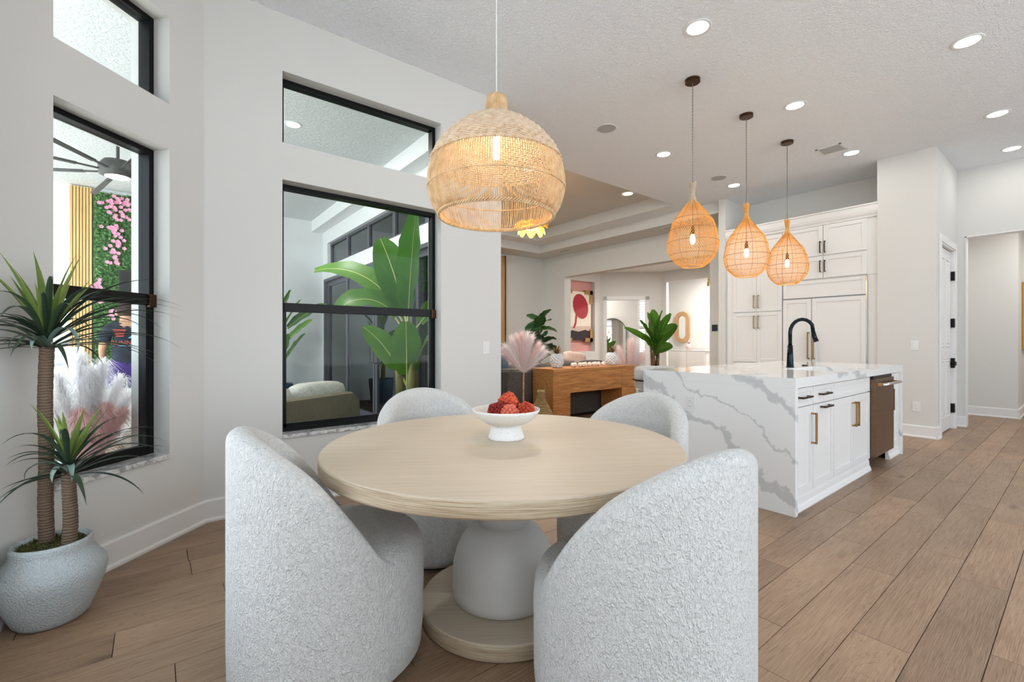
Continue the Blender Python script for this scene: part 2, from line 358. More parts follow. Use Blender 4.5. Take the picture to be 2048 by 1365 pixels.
# ================================================================== SETTING
def panel(name, org, d, length, z0, z1, thick, holes=(), m='wall', parent=None, back=None):
    """wall slab: face starts at org (x,y), runs along d, thickness goes along 'thick' vector (x,y); holes (s0,s1,z0,z1)"""
    d = Vector((d[0], d[1], 0)).normalized(); T = Vector((thick[0], thick[1], 0)); O = Vector((org[0], org[1], 0))
    ss = sorted({0, length, *[h[0] for h in holes], *[h[1] for h in holes]}); zs = sorted({z0, z1, *[h[2] for h in holes], *[h[3] for h in holes]})
    ss = [s for s in ss if -1e-6 <= s <= length + 1e-6]; zs = [z for z in zs if z0 - 1e-6 <= z <= z1 + 1e-6]
    def solid(i, j):
        if not (0 <= i < len(ss) - 1 and 0 <= j < len(zs) - 1): return False
        s = (ss[i] + ss[i + 1]) / 2; z = (zs[j] + zs[j + 1]) / 2
        return not any(h[0] < s < h[1] and h[2] < z < h[3] for h in holes)
    b = MB()
    def pt(s, z, t): p = O + d * s + T * t; return (p.x, p.y, z)
    for i in range(len(ss) - 1):
        for j in range(len(zs) - 1):
            if not solid(i, j): continue
            a, c, e, f = ss[i], ss[i + 1], zs[j], zs[j + 1]
            b.quad(pt(a, e, 0), pt(c, e, 0), pt(c, f, 0), pt(a, f, 0)); b.quad(pt(c, e, 1), pt(a, e, 1), pt(a, f, 1), pt(c, f, 1))
            if not solid(i - 1, j): b.quad(pt(a, e, 1), pt(a, e, 0), pt(a, f, 0), pt(a, f, 1))
            if not solid(i + 1, j): b.quad(pt(c, e, 0), pt(c, e, 1), pt(c, f, 1), pt(c, f, 0))
            if not solid(i, j - 1): b.quad(pt(a, e, 1), pt(c, e, 1), pt(c, e, 0), pt(a, e, 0))
            if not solid(i, j + 1): b.quad(pt(a, f, 0), pt(c, f, 0), pt(c, f, 1), pt(a, f, 1))
    o = b.build(name, M[m], parent)
    return o
def struct(o, label, cat): return tag(o, label, cat, kind='structure')

HC = 3.52
C0 = (.253, 3.566); LD = (-.7208, -.6931); LN = (.6931, -.7208)      # bay corner; left wall direction (towards viewer); its inward normal
# --- walls of the nook
wl = struct(panel('wall_left', C0, LD, 1.07, 0, HC, (-LN[0] * .26, -LN[1] * .26), [(.257, .865, .505, 2.32), (.257, .865, 2.59, 3.107)]), 'angled off-white wall with tall narrow black window behind the potted yucca', 'wall')
wb = struct(panel('wall_back', (.03, 3.564), (1, 0), 2.629, 0, HC, (0, .24), [(.685, 1.965, .505, 2.335), (.685, 1.965, 2.60, 3.11)]), 'off-white wall with wide black window behind the dining table', 'wall')
EP = (C0[0] + LD[0] * 1.07, C0[1] + LD[1] * 1.07)
struct(panel('wall_west', (EP[0], 3.0), (0, -1), 6.6, 0, HC, (-.26, 0), [(.45, 1.75, .4, 2.6), (3.0, 6.2, .9, 3.4)]), 'off-white bay wall beside the potted yucca pot', 'wall')  # rear opening is unseen, added and sized to bring in daylight
struct(panel('wall_south', (-.8, -3.6), (1, 0), 9.7, 0, HC, (0, -.2), [(.9, 8.0, .6, 3.4)]), 'off-white wall with unseen wide opening added to let daylight in', 'wall')  # opening behind the viewer, added and sized for daylight
# --- kitchen block, pantry, hall
struct(panel('wall_kitchen', (8.07, 1.72), (0, 1), 2.0, 0, HC, (.12, 0)), 'cream wall above the tall white kitchen cabinets', 'wall')
struct(panel('wall_partition', (7.385, 3.725), (1, 0), .70, 0, HC, (0, .115)), 'thin wall end between kitchen cabinets and living room', 'wall')
struct(panel('wall_pillar', (7.37, 1.15), (0, 1), .57, 0, HC, (.12, 0)), 'cream wall panel carrying light switch and outlet right of cabinets', 'wall')
struct(panel('wall_pillar_side', (7.49, 1.70), (1, 0), .6, 0, HC, (0, .02)), 'cream return wall beside the tall cabinets', 'wall')
struct(panel('wall_pantry', (7.49, 1.15), (1, 0), 1.36, 0, HC, (0, .12), [(.06, .98, 0, 2.42)]), 'narrow cream wall around the white panel door', 'wall')
struct(panel('wall_hall', (8.73, 1.27), (0, -1), 5.0, 0, HC, (.14, 0), [(.196, 2.6, 0, 2.61)]), 'cream wall with cased opening to the hallway', 'wall')
struct(panel('wall_hall_far', (10.26, .69), (0, 1), .75, 0, 3.1, (.12, 0)), 'grey wall at the end of the hallway', 'wall')
struct(panel('wall_hall_recess', (10.38, .69), (1, 0), 2.4, 0, 3.1, (0, .12)), 'hallway recess wall with gold framed picture', 'wall')
struct(panel('wall_hall_side', (8.87, 1.30), (1, 0), 1.39, 0, 3.1, (0, .1)), 'hallway wall behind the cased opening', 'wall')
struct(panel('wall_hall_end', (12.8, .8), (0, -1), 3.6, 0, 3.1, (.1, 0)), 'end wall of the hallway recess', 'wall')
struct(panel('wall_hall_south', (8.87, -1.5), (1, 0), 4, 0, 3.1, (0, -.1)), 'south wall of the hallway', 'wall')
struct(MB().box(8.74, 13, -1.6, 1.4, 3.05, 3.15).build('ceiling_hall', M['ceiling']), 'white ceiling over the hallway', 'ceiling')
# --- living room
struct(panel('wall_living_west', (2.659, 3.80), (0, 1), 5.3, 0, HC, (-.16, 0), [(.10, 5.14, 0, 2.335), (.10, 4.90, 2.56, 2.98)], m='stucco_s'), 'white wall holding the dark sliding doors and transom windows', 'wall')
struct(panel('wall_living_left', (2.52, 9.0), (1, 0), 5.6, 0, HC, (0, .2)), 'off-white living room wall behind the fiddle leaf plant', 'wall')
struct(panel('wall_living_far', (8.08, 3.72), (0, 1), 5.3, 0, HC, (.22, 0), [(.65, 4.446, 0, 2.79)]), 'off-white living room wall with wide opening to the foyer', 'wall')
# --- foyer
struct(panel('wall_niche', (8.3, 9.4), (1, 0), 2.56, 0, 3.3, (0, .15), [(.55, 2.30, .865, 2.975)]), 'foyer wall with pink art niche', 'wall')
struct(panel('wall_niche_back', (8.6, 9.55), (1, 0), 2.3, .6, 3.2, (0, .05), m='niche_pink'), 'pink painted back of the art niche', 'wall')
d45 = (.70711, -.70711); A45 = (10.85, 9.4)
struct(panel('wall_foyer_angled', A45, d45, 1.88, 0, 3.3, (.0849, .0849), [(.20, 1.36, 0, 2.44)]), 'angled foyer wall with white door opening', 'wall')
struct(panel('wall_foyer_far', (12.18, 8.075), (0, -1), 4.4, 0, 3.3, (.12, 0), [(.12, 2.2, 0, 2.965)]), 'grey foyer wall around the bright entry opening', 'wall')
struct(panel('wall_foyer_right', (8.3, 4.25), (1, 0), 3.9, 0, 3.3, (0, -.1)), 'foyer side wall right of the opening', 'wall')
struct(panel('wall_entry', (14.2, 9.72), (0, -1), 6, 0, 3.3, (.1, 0)), 'bright white entry wall with oval mirror', 'wall')
struct(panel('wall_entry_side', (12.26, 8.42), (.87, .59), 2.5, 0, 3.3, (-.03, .05)), 'entry side wall', 'wall')
struct(MB().box(8.3, 16.5, 4.1, 13.5, 3.3, 3.4).build('ceiling_foyer', M['ceiling']), 'white foyer ceiling', 'ceiling')
# study beyond the angled door
struct(panel('wall_study_far', (12.0, 12.3), (1, -1), 4.4, 0, 3.3, (.08, .08), [(2.79, 3.92, .7, 2.75)]), 'study wall with leaning arched mirror and shuttered window', 'wall')
struct(panel('wall_study_left', (10.95, 9.70), (1.2, 2.7), 3.4, 0, 3.3, (-.08, .05)), 'study side wall', 'wall')
# --- ceiling: main slab, tray recess, dropped soffits
cm = MB(); zc = HC
cm.box(-.8, 9.0, -3.8, 3.81, zc, zc + .1)
cm.box(2.5, 3.4, 3.81, 9.2, zc, zc + .1); cm.box(3.4, 8.3, 3.81, 4.44, zc, zc + .1); cm.box(7.0, 8.3, 4.44, 9.2, zc, zc + .1); cm.box(3.4, 7.0, 8.0, 9.2, zc, zc + .1)
ce = struct(cm.build('ceiling', M['ceiling']), 'white textured ceiling over nook, kitchen and living room', 'ceiling')
tm = MB().box(3.4, 7.0, 4.44, 8.0, 3.74, 3.84)
tm.box(6.99, 7.1, 4.43, 8.1, zc + .001, 3.75); tm.box(3.3, 7.1, 7.99, 8.1, zc + .001, 3.75); tm.box(3.3, 3.41, 4.34, 8.1, zc + .001, 3.75); tm.box(3.3, 7.1, 4.34, 4.45, zc + .001, 3.75)
tm.build('tray_recess', M['wall'], ce)
MB().box(7.44, 8.08, 3.84, 9.0, 3.336, zc).build('soffit', M['wall'], ce); MB().box(2.66, 7.44, 8.38, 9.0, 3.336, zc).build('soffit', M['wall'], ce)
# --- floor: every plank a piece
fl = struct(MB().box(-1.2, 16.5, -3.7, 13.5, -.08, -.006).build('floor', M['floor_joint']), 'greige oak plank floor running through nook, kitchen and living room', 'floor')
PW, PL = .1835, 1.19
row_off = {-3: 2.9, -2: 2.476, -1: 3.157, 0: 2.239, 1: 1.727, 2: 2.034, 3: 2.585, 4: 2.923, 8: .057, 10: -.127, 11: .261, 12: .75, 13: .147, 9: .6}
cache = {}
def plank_mesh(L):
    k = round(L, 3)
    if k not in cache:
        g_, e = .0006, .0011
        x0, x1, y0, y1, zb, zt = g_, L - g_, g_, PW - g_, -.006, 0
        b = MB().add([(x0, y0, zb), (x1, y0, zb), (x1, y1, zb), (x0, y1, zb), (x0 + e, y0 + e, zt), (x1 - e, y0 + e, zt), (x1 - e, y1 - e, zt), (x0 + e, y1 - e, zt)],
                     [(4, 5, 6, 7), (0, 1, 5, 4), (1, 2, 6, 5), (2, 3, 7, 6), (3, 0, 4, 7)])
        cache[k] = b.mesh('plank', M['plank'])
    return cache[k]
far = MB(); nplank = 0
for r in range(-22, 70):
    y = .42 + r * PW; off = row_off.get(r, (r * .437 * 1.19) % PL)
    def spans(y):
        yc = y + PW / 2
        if yc < 2.82: return [(-.6, 9.0)] if yc > 1.25 or yc < -1.5 else [(-.6, 12.8)]
        if yc < 3.62:
            return [((yc - C0[1]) / LD[1] * LD[0] + C0[0] - .12, 8.2)]
        if yc < 9.1: return [(2.62, 14.2)]
        return [(10.3, 15)]
    for a, b_ in spans(y):
        k0 = math.floor((a - off) / PL)
        x = off + k0 * PL
        while x < b_:
            xs, xe = max(x, a), min(x + PL, b_)
            x += PL
            if xe - xs < .04: continue
            fwd = (xs + xe) / 2 * math.cos(YAW) + y * math.sin(YAW); rt = (xs + xe) / 2 * math.sin(YAW) - y * math.cos(YAW)
            near = y > -.9 and y < 3.6 and fwd > .8 and abs(rt) < fwd * 1.35 + .7
            if near and nplank < 290:
                o = bpy.data.objects.new('plank', plank_mesh(xe - xs)); COL.objects.link(o); o.parent = fl; o.location = (xs, y, 0); nplank += 1
            else:
                far.box(xs + .0015, xe - .0015, y + .0015, y + PW - .0015, -.006, 0)
o = far.build('plank_field', M['plank'], fl); o['kind'] = 'stuff'
# --- baseboards
def baseboard(name, org, d, L, n, label, h=.145):
    d = Vector((*d, 0)).normalized(); n = Vector((*n, 0)).normalized(); O = Vector((*org, 0)); b = MB()
    prof = [(0, 0), (.026, 0), (.026, .014), (.018, .026), (.016, .026), (.016, h - .012), (.010, h), (0, h)]
    rows = [[O + d * s + n * p + Vector((0, 0, z)) for p, z in prof] for s in (0, L)]
    b.grid(rows); b.quad(*rows[0]); b.quad(*reversed(rows[1]))
    return struct(b.build(name, M['trim']), label, 'baseboard')
baseboard('baseboard_left', C0, LD, 1.06, LN, 'white baseboard under the narrow window')
baseboard('baseboard_back', C0, (1, 0), 2.406, (0, -1), 'white baseboard under the wide window')
baseboard('baseboard_west', (EP[0], EP[1] + .0), (0, -1), .45, (1, 0), 'short white baseboard left of the potted yucca')
baseboard('baseboard_wall_end', (2.659, 3.55), (0, 1), .25, (1, 0), 'white baseboard around the wall end')
baseboard('baseboard_pillar', (7.37, 1.15), (0, 1), .57, (-1, 0), 'white baseboard under the outlet right of the island')
baseboard('baseboard_pantry', (7.352, 1.15), (1, 0), .17, (0, -1), 'white baseboard left of the panel door')
baseboard('baseboard_jamb', (8.73, 1.15), (0, -1), .085, (-1, 0), 'white baseboard at the hallway jamb')
baseboard('baseboard_hall', (10.26, .69), (0, 1), .6, (-1, 0), 'white baseboard of the hallway end wall')
baseboard('baseboard_recess', (10.24, .69), (1, 0), 2.4, (0, -1), 'white baseboard of the hallway recess')
# --- cased opening + pantry door
tr = MB(); tr.box(8.725, 8.875, 1.060, 1.074, 0, 2.61); tr.box(8.725, 8.875, -1.33, 1.074, 2.596, 2.61)
struct(tr.build('trim_1', M['trim']), 'white jamb lining of the hallway opening', 'trim')
dr = thing('door_1', 'white four panel door with black hinges and lever in the pantry wall', 'door', kind='structure')
dm = MB(); X0, X1 = 7.59, 8.43; YD = 1.175
dm.box(X0, X1, YD, YD + .035, .015, 2.37); dm.build('door_leaf', M['trim'], dr)
for x0, x1 in ((7.68, 7.97), (8.05, 8.34)):
    for z0, z1 in ((.18, .93), (1.10, 2.25)):
        b = MB(); p = [(x0, z0), (x1, z0), (x1, z1), (x0, z1)]
        def inset(e, y): return [(x0 + e, y, z0 + e), (x1 - e, y, z0 + e), (x1 - e, y, z1 - e), (x0 + e, y, z1 - e)]
        L1, L2, L3, L4 = inset(0, YD - .001), inset(.012, YD + .010 - .011 - .008), inset(.03, YD - .001), inset(.055, YD - .010)
        vs = L1 + L2 + L3 + L4; fs = []
        for q in range(3):
            for k in range(4): fs.append((q * 4 + k, q * 4 + (k + 1) % 4, q * 4 + 4 + (k + 1) % 4, q * 4 + 4 + k))
        fs.append((12, 13, 14, 15)); b.add(vs, fs); b.build('door_panel', M['trim'], dr)
fr = MB(); fr.box(7.55, 7.585, 1.14, 1.27, 0, 2.42); fr.box(8.435, 8.47, 1.14, 1.27, 0, 2.42); fr.box(7.55, 8.47, 1.14, 1.27, 2.38, 2.42)
fr.box(7.49, 7.56, 1.128, 1.15, 0, 2.40); fr.box(8.46, 8.55, 1.128, 1.15, 0, 2.40); fr.box(7.49, 8.55, 1.128, 1.15, 2.40, 2.49); fr.build('door_casing', M['trim'], dr, bevel=.004)
for z in (2.05, 1.42, .28):
    MB().box(8.405, 8.46, 1.135, 1.17, z - .06, z + .06).build('hinge', M['black_frame'], dr)
    MB().box(7.575, 7.60, 1.145, 1.172, z - .05 + .1, z + .05 + .1).build('strike_plate', M['brass'], dr)
h = MB().cyl((8.36, 1.175, .88), (8.36, 1.11, .88), .026); h.tube([(8.36, 1.12, .88), (8.32, 1.11, .88), (8.22, 1.112, .88)], .011, 8); h.cyl((8.36, 1.165, .88), (8.36, 1.172, .88), .034)
h.build('door_handle', M['black_frame'], dr, smooth=False); MB().box(8.405, 8.46, 1.135, 1.17, .82, .95).build('lock_plate', M['black_frame'], dr)

# --- windows
def window(name, label, O, d, n, s0, s1, z0, z1, rail=None, sill=True, off=.105):
    """O wall corner, d along wall, n inward normal. Frame sits 'off' behind the inner face"""
    w = thing(name, label, 'window', kind='structure'); O = Vector((*O, 0)); d = Vector((*d, 0)); n = Vector((*n, 0))
    def bar(b, a0, a1, c0, c1, t0, t1):
        pts = []
        for z in (c0, c1):
            for (s, t) in ((a0, t0), (a1, t0), (a1, t1), (a0, t1)): p = O + d * s - n * t; pts.append((p.x, p.y, z))
        b.add(pts, [(0, 3, 2, 1), (4, 5, 6, 7), (0, 1, 5, 4), (1, 2, 6, 5), (2, 3, 7, 6), (3, 0, 4, 7)])
    e = .03; t0, t1 = off, off + .075
    b = MB(); bar(b, s0, s0 + e, z0, z1, t0, t1); bar(b, s1 - e, s1, z0, z1, t0, t1); bar(b, s0 + e, s1 - e, z1 - e, z1, t0, t1); bar(b, s0 + e, s1 - e, z0, z0 + e + .006, t0, t1)
    b.build('window_frame', M['black_frame'], w, bevel=.002)
    if rail:
        b = MB(); bar(b, s0 + e, s1 - e, rail - .034, rail + .032, t0 - .006, t0 + .03); b.build('meeting_rail', M['black_frame'], w, bevel=.002)
        b = MB(); sw = .018
        bar(b, s0 + e, s0 + e + sw, z0 + e, rail, t0 + .004, t0 + .03); bar(b, s1 - e - sw, s1 - e, z0 + e, rail, t0 + .004, t0 + .03); bar(b, s0 + e, s1 - e, z0 + e + .006, z0 + e + .035, t0 + .004, t0 + .03)
        b.build('lower_sash', M['black_frame'], w)
        b = MB(); sr = s0 if name in ('window_1',) else s1
        q = 1 if sr == s0 else -1
        bar(b, min(sr, sr + q * .045), max(sr, sr + q * .045), rail - .045, rail + .03, t0 - .02, t0 + .0); b.build('sash_stop', M['dark_bronze'], w, bevel=.002)
        b = MB(); bar(b, s0 + e, s1 - e, rail, z1 - e, t0 + .050, t0 + .056); b.build('pane', M['glass'], w)
        b = MB(); bar(b, s0 + e, s1 - e, z0 + e, rail, t0 + .016, t0 + .022); b.build('pane', M['glass'], w)
    else:
        b = MB(); bar(b, s0 + e, s1 - e, z0 + e, z1 - e, t0 + .03, t0 + .036); b.build('pane', M['glass'], w)
    if sill:
        b = MB(); bar(b, s0 - .001, s1 + .001, z0 - .02, z0 + .006, -.018, off + .02); b.build('window_sill', M['sill'], w, bevel=.003)
    return w
window('window_1', 'tall narrow black single-hung window behind the potted yucca', C0, LD, LN, .257, .865, .505, 2.32, 1.425)
window('window_2', 'small black transom window above the narrow window', C0, LD, LN, .257, .865, 2.59, 3.107, sill=False)
window('window_3', 'wide black single-hung window behind the dining table', (.03, 3.564), (1, 0), (0, -1), .685, 1.965, .505, 2.335, 1.43)
window('window_4', 'wide black transom window above the wide window', (.03, 3.564), (1, 0), (0, -1), .685, 1.965, 2.60, 3.11, sill=False)

# ================================================================== NOOK
TC = (1.2182, 1.6117)                          # table centre
CA = math.atan2(math.sin(YAW), math.cos(YAW))  # view-axis heading in the room
# --- round dining table
t = thing('dining_table', 'round washed oak dining table on a white bell pedestal', 'table', (TC[0], TC[1], 0), CA - PI / 2 + R(4))
MB().lathe([(0, .679), (.752, .679), (.7595, .684), (.7605, .69), (.7605, .729), (.759, .7335)], 128).build('tabletop_edge', M['table_edge'], t, smooth=True)
MB().lathe([(.759, .7335), (.7555, .737), (0, .737)], 128).build('tabletop', M['table_oak'], t)
MB().lathe([(.206, .066), (.222, .076), (.2265, .11), (.226, .17), (.221, .22), (.209, .268), (.190, .308), (.165, .342), (.140, .366), (.118, .381)], 64).build('pedestal', M['plaster'], t, smooth=True)
MB().lathe([(.112, .378), (.114, .45), (.125, .60), (.15, .679)], 48).build('pedestal_neck', M['plaster'], t, smooth=True)
MB().lathe([(.352, 0), (.363, .006), (.365, .012), (.365, .055), (.361, .061)], 96).build('base_edge', M['table_edge'], t, smooth=True)
MB().lathe([(.361, .061), (.356, .066), (0, .066)], 96).build('base_disc', M['table_oak'], t)
# --- barrel chairs
def make_chair():
    r = thing('barrel_chair', 'x', 'chair', group='white boucle barrel chairs around the round table')
    RO = .342
    ztop = [(0, .890), (17, .880), (34, .857), (59, .790), (76, .703), (93, .580), (101, .505), (107, .455), (113, .43)]
    rows = []; N_ = 70
    for i in range(N_ + 1):
        th = -109 + 218 * i / N_; a = PI + R(th); zt = sum(interp(ztop, abs(th + q)) for q in (-10, -6, -3, 0, 3, 6, 10)) / 7 if abs(th) < 97 else interp(ztop, abs(th))
        tk = interp([(0, .090), (70, .085), (100, .05), (109, .012)], abs(th)); rr = tk / 2
        ro = interp([(0, RO), (80, RO), (100, RO - .004), (109, RO - .0095)], abs(th))
        prof = [(ro - .012, .02), (ro - .002, .05), (ro, .16), (ro, .30)]
        zt0 = max(zt - rr, .34)
        for k in range(1, 5): prof.append((ro, .30 + (zt0 - .30) * k / 4))
        for k in range(1, 8): w = PI * k / 8; prof.append((ro - rr + rr * math.cos(w), zt0 + rr * math.sin(w)))
        for k in range(0, 5): prof.append((ro - tk, zt0 + (.40 - zt0) * k / 4))
        prof.append((ro - tk, .05))
        rows.append([(p * math.cos(a), p * math.sin(a), z) for p, z in prof])
    b = MB().grid(rows); b.quad(*reversed(rows[0])); b.quad(*rows[-1])
    b.build('wraparound_back', M['boucle'], r, smooth=True)
    MB().lathe([(.300, .02), (.322, .045), (.330, .14), (.331, .36), (.326, .412), (.312, .445), (.285, .466), (.24, .476), (.12, .483), (0, .484)], 64).build('seat', M['boucle'], r, smooth=True)
    MB().lathe([(.27, 0), (.27, .03)], 40).build('plinth', M['chair_glide'], r)
    return r
ch0 = make_chair()
def rel(right, fwd):                           # offsets given along the view axes, turned into room coordinates
    return (fwd * math.cos(YAW) + right * math.sin(YAW), fwd * math.sin(YAW) - right * math.cos(YAW))
for i, (rr_, ff_, ang, lab) in enumerate((
        (-.667, 1.70, 33, 'white boucle barrel chair nearest the potted yucca, seat visible beneath table edge'),
        (.400, 1.458, 126, 'white boucle barrel chair seen from behind, nearest the open plank floor'),
        (-.425, 2.613, -59, 'white boucle barrel chair with its back to the wide window'),
        (.569, 2.411, 217.8, 'white boucle barrel chair nearest the marble island outlet'))):
    o = ch0 if i == 0 else copy_tree(ch0)
    x, y = rel(rr_, ff_); o.location = (x, y, 0); o.rotation_euler = (0, 0, YAW - PI / 2 + R(ang)); o['label'] = lab
# --- bowl with dried moss balls
bx, by = rel(-.026, 2.075)
bw = thing('pedestal_bowl', 'speckled white footed bowl in the middle of the round table', 'bowl', (bx, by, .737))
MB().lathe([(0, .0), (.080, .0), (.0835, .004), (.081, .012), (.066, .062), (.060, .066), (0, .066)], 56).build('foot', M['ceramic'], bw, smooth=True)
MB().lathe([(0, .058), (.055, .060), (.095, .072), (.128, .093), (.149, .122), (.154, .133), (.152, .1345), (.149, .133), (.142, .118), (.12, .094), (.09, .077), (.05, .068), (0, .067)], 64).build('basin', M['ceramic'], bw, smooth=True)
def mossball(mat, seed):
    rs = random.Random(seed); b = MB(); n = 75
    for i in range(n):
        z = 1 - 2 * (i + .5) / n; w = i * 2.39996; q = math.sqrt(1 - z * z); k = .036 + rs.uniform(-.003, .003)
        b.sphere((q * math.cos(w) * k, q * math.sin(w) * k, z * k), rs.uniform(.0075, .0105), 7, 5)
    b.sphere((0, 0, 0), .035, 14, 9)
    return b.mesh('moss_ball', M[mat], True)
for i, (r_, f_, z_, sc, mt, lab) in enumerate((
        (-.066, 2.035, .862, 1.0, 'moss_crimson', 'dark crimson moss ball at the window side of the footed bowl'),
        (-.016, 2.085, .897, 1.12, 'moss_red', 'orange red moss ball on top of the others in the bowl'),
        (-.010, 1.995, .862, .92, 'moss_coral', 'coral moss ball at the front rim of the footed bowl'),
        (.062, 2.055, .864, .98, 'moss_red', 'red moss ball at the kitchen side of the footed bowl'),
        (.010, 2.150, .855, .9, 'moss_crimson', 'crimson moss ball mostly hidden at the back of the bowl'))):
    x, y = rel(r_, f_); o = bpy.data.objects.new('moss_ball', mossball(mt, i)); COL.objects.link(o)
    o.location = (x, y, z_); o.scale = (sc,) * 3; o.rotation_euler = (i, i * 2, i * 3); tag(o, lab, 'moss ball', 'dried moss balls in the bowl')
# --- large rattan pendant
px_, py_ = rel(-.069, 2.02)
pl = thing('rattan_pendant', 'large round woven rattan pendant lamp above the dining table', 'lamp', (px_, py_, 0))
prof = [(2.185, .050), (2.165, .088), (2.13, .150), (2.08, .213), (2.02, .262), (1.965, .288), (1.91, .3005), (1.86, .3035), (1.80, .293), (1.765, .276), (1.734, .252)]
def pr(z): return interp(sorted(prof), z)
cc = MB().tube([(0, 0, 2.25), (0, 0, HC - .01)], .0022, 6); cc.build('cord', M['cord_white'], pl)
MB().lathe([(.055, HC - .022), (.06, HC - .018), (.06, HC)], 24).build('ceiling_rose', M['cord_white'], pl)
nk = MB()
for k in range(44):
    w = 2 * PI * k / 44; nk.tube([(r * math.cos(w), r * math.sin(w), z) for r, z in ((.032, 2.258), (.0415, 2.262), (.0435, 2.25), (.0445, 2.22), (.049, 2.20), (.058, 2.178))], .0032, 5)
nk.lathe([(.01, 2.252), (.038, 2.252), (.038, 2.248), (.01, 2.248)], 24)
nk.build('neck', M['rattan'], pl, smooth=True)
wv = MB(); NS = 96; zz = 2.176; i = 0
L_ = 0; pts = [(r, z) for z, r in prof if z >= 1.965]
seg = sum(math.dist(a, b) for a, b in zip(pts, pts[1:])); nrow = 33
for i in range(nrow):
    s = seg * i / (nrow - 1); q = 0
    for a, b in zip(pts, pts[1:]):
        l = math.dist(a, b)
        if q + l >= s - 1e-9: f = (s - q) / l; r0 = a[0] + (b[0] - a[0]) * f; z0 = a[1] + (b[1] - a[1]) * f; break
        q += l
    ns = max(36, int(NS * r0 / .288)) // 2 * 2
    wv.tube([((r0 + .0035 * (1 if (k + i) % 2 else -1)) * math.cos(2 * PI * k / ns), (r0 + .0035 * (1 if (k + i) % 2 else -1)) * math.sin(2 * PI * k / ns), z0) for k in range(ns)], .0047, 5, closed=True)
wv.build('woven_dome', M['rattan_weave'], pl, smooth=True)
sk = MB()
for k in range(NS):
    w = 2 * PI * (k + .5) / NS; sk.tube([(pr(z) * math.cos(w), pr(z) * math.sin(w), z) for z in (2.17, 2.13, 2.08, 2.02, 1.965)], .002, 4)
sk.build('dome_spokes', M['rattan'], pl)
rd = MB(); NR = 190
for k in range(NR):
    w = 2 * PI * k / NR + random.uniform(-.004, .004)
    rd.tube([(pr(z) * math.cos(w), pr(z) * math.sin(w), z) for z in (1.975, 1.94, 1.90, 1.86, 1.82, 1.78, 1.755, 1.734)], .0024, 5)
o = rd.build('reed_curtain', M['rattan'], pl, smooth=True); o['kind'] = 'stuff'
for z, r_ in ((1.968, .0042), (1.846, .0030)):
    MB().ring(pr(z) + .002, z, r_, 72, 6).build('hoop', M['rattan'], pl, smooth=True)
bd = MB(); n = 240
for ph in (0, 2 * PI / 3, 4 * PI / 3):
    bd.tube([((.2535 + .005 * math.cos(40 * 2 * PI * k / n + ph)) * math.cos(2 * PI * k / n), (.2535 + .005 * math.cos(40 * 2 * PI * k / n + ph)) * math.sin(2 * PI * k / n), 1.733 + .006 * math.sin(40 * 2 * PI * k / n + ph)) for k in range(n)], .0036, 5, closed=True)
bd.build('braided_rim', M['rattan'], pl, smooth=True)
MB().cyl((0, 0, 2.25), (0, 0, 2.10), .016, n=16).build('socket', M['cord_white'], pl)
MB().lathe([(0, 1.985), (.012, 1.988), (.018, 2.0), (.018, 2.07), (.012, 2.095), (.012, 2.10)], 16).build('bulb', M['bulb'], pl, smooth=True)
light('pendant_glow', 'POINT', 3.6, (1, .80, .50), pl, (0, 0, 2.03), .03)

# --- potted yucca
PC = (-.344, 2.728)
yc = thing('potted_yucca', 'two-stemmed yucca in a rough pale grey pot by the narrow window', 'plant', (PC[0], PC[1], 0), CA - PI / 2)
pp = [(.095, 0), (.108, .004), (.122, .02), (.150, .09), (.172, .155), (.180, .195), (.176, .222), (.150, .262), (.131, .288), (.128, .305), (.131, .324), (.128, .333), (.121, .336), (.113, .330), (.110, .300), (0, .29)]
MB().lathe(pp, 56).build('pot', M['pot'], yc, smooth=True)
ms = MB(); rs = random.Random(3)
ms.lathe([(.112, .300), (.09, .316), (.04, .322), (0, .323)], 24)
for k in range(700):
    w = rs.uniform(0, 2 * PI); q = .108 * math.sqrt(rs.random()); a = rs.uniform(0, 2 * PI); l = rs.uniform(.010, .028); h_ = rs.uniform(.004, .022)
    x, y, z = q * math.cos(w), q * math.sin(w), .306 + .014 * (1 - q / .11)
    ms.tube([(x, y, z), (x + l * .5 * math.cos(a), y + l * .5 * math.sin(a), z + h_), (x + l * math.cos(a), y + l * math.sin(a), z + h_ * .5)], [.0022, .0018, .0005], 3)
o = ms.build('moss_bed', M['moss'], yc); o['kind'] = 'stuff'
T1 = [(-.022, 0, .30), (-.028, .0, .50), (-.024, 0, .70), (-.030, 0, .92), (-.022, 0, 1.155)]
T2 = [(.080, -.01, .30), (.088, -.01, .42), (.082, -.01, .55), (.078, -.01, .625)]
def trunk(pts, r0, r1):
    P = smooth_path(pts, 12); rr = [(r0 + (r1 - r0) * i / len(P)) * (1 + (.035 if i % 2 else -.02)) for i in range(len(P))]
    return MB().tube(P, rr, 14)
trunk(T1, .0255, .0235).build('trunk', M['bark'], yc, smooth=True); trunk(T2, .026, .022).build('trunk', M['bark'], yc, smooth=True)
def blade(base, az, el, L, droop, w, segs=12):
    """sword leaf: starts at elevation el, bends down by droop (radians) over its length"""
    b = MB(); p = Vector(base); rows = []; side = Vector((-math.sin(az), math.cos(az), 0)); e = el
    for i in range(segs + 1):
        t = i / segs; e = el - droop * t ** 1.5
        dv = Vector((math.cos(e) * math.cos(az), math.cos(e) * math.sin(az), math.sin(e))); up = side.cross(dv) * -1
        ww = w * (.55 + .9 * t if t < .25 else .775 + .225 * min(1, (t - .25) / .15) if t < .4 else max(.03, 1 - ((t - .4) / .6) ** 1.4))
        rows.append([p - side * ww - up * ww * .0 + up * ww * .35, p - up * ww * .1, p + side * ww + up * ww * .35])
        p = p + dv * (L / segs)
    return b.grid(rows)
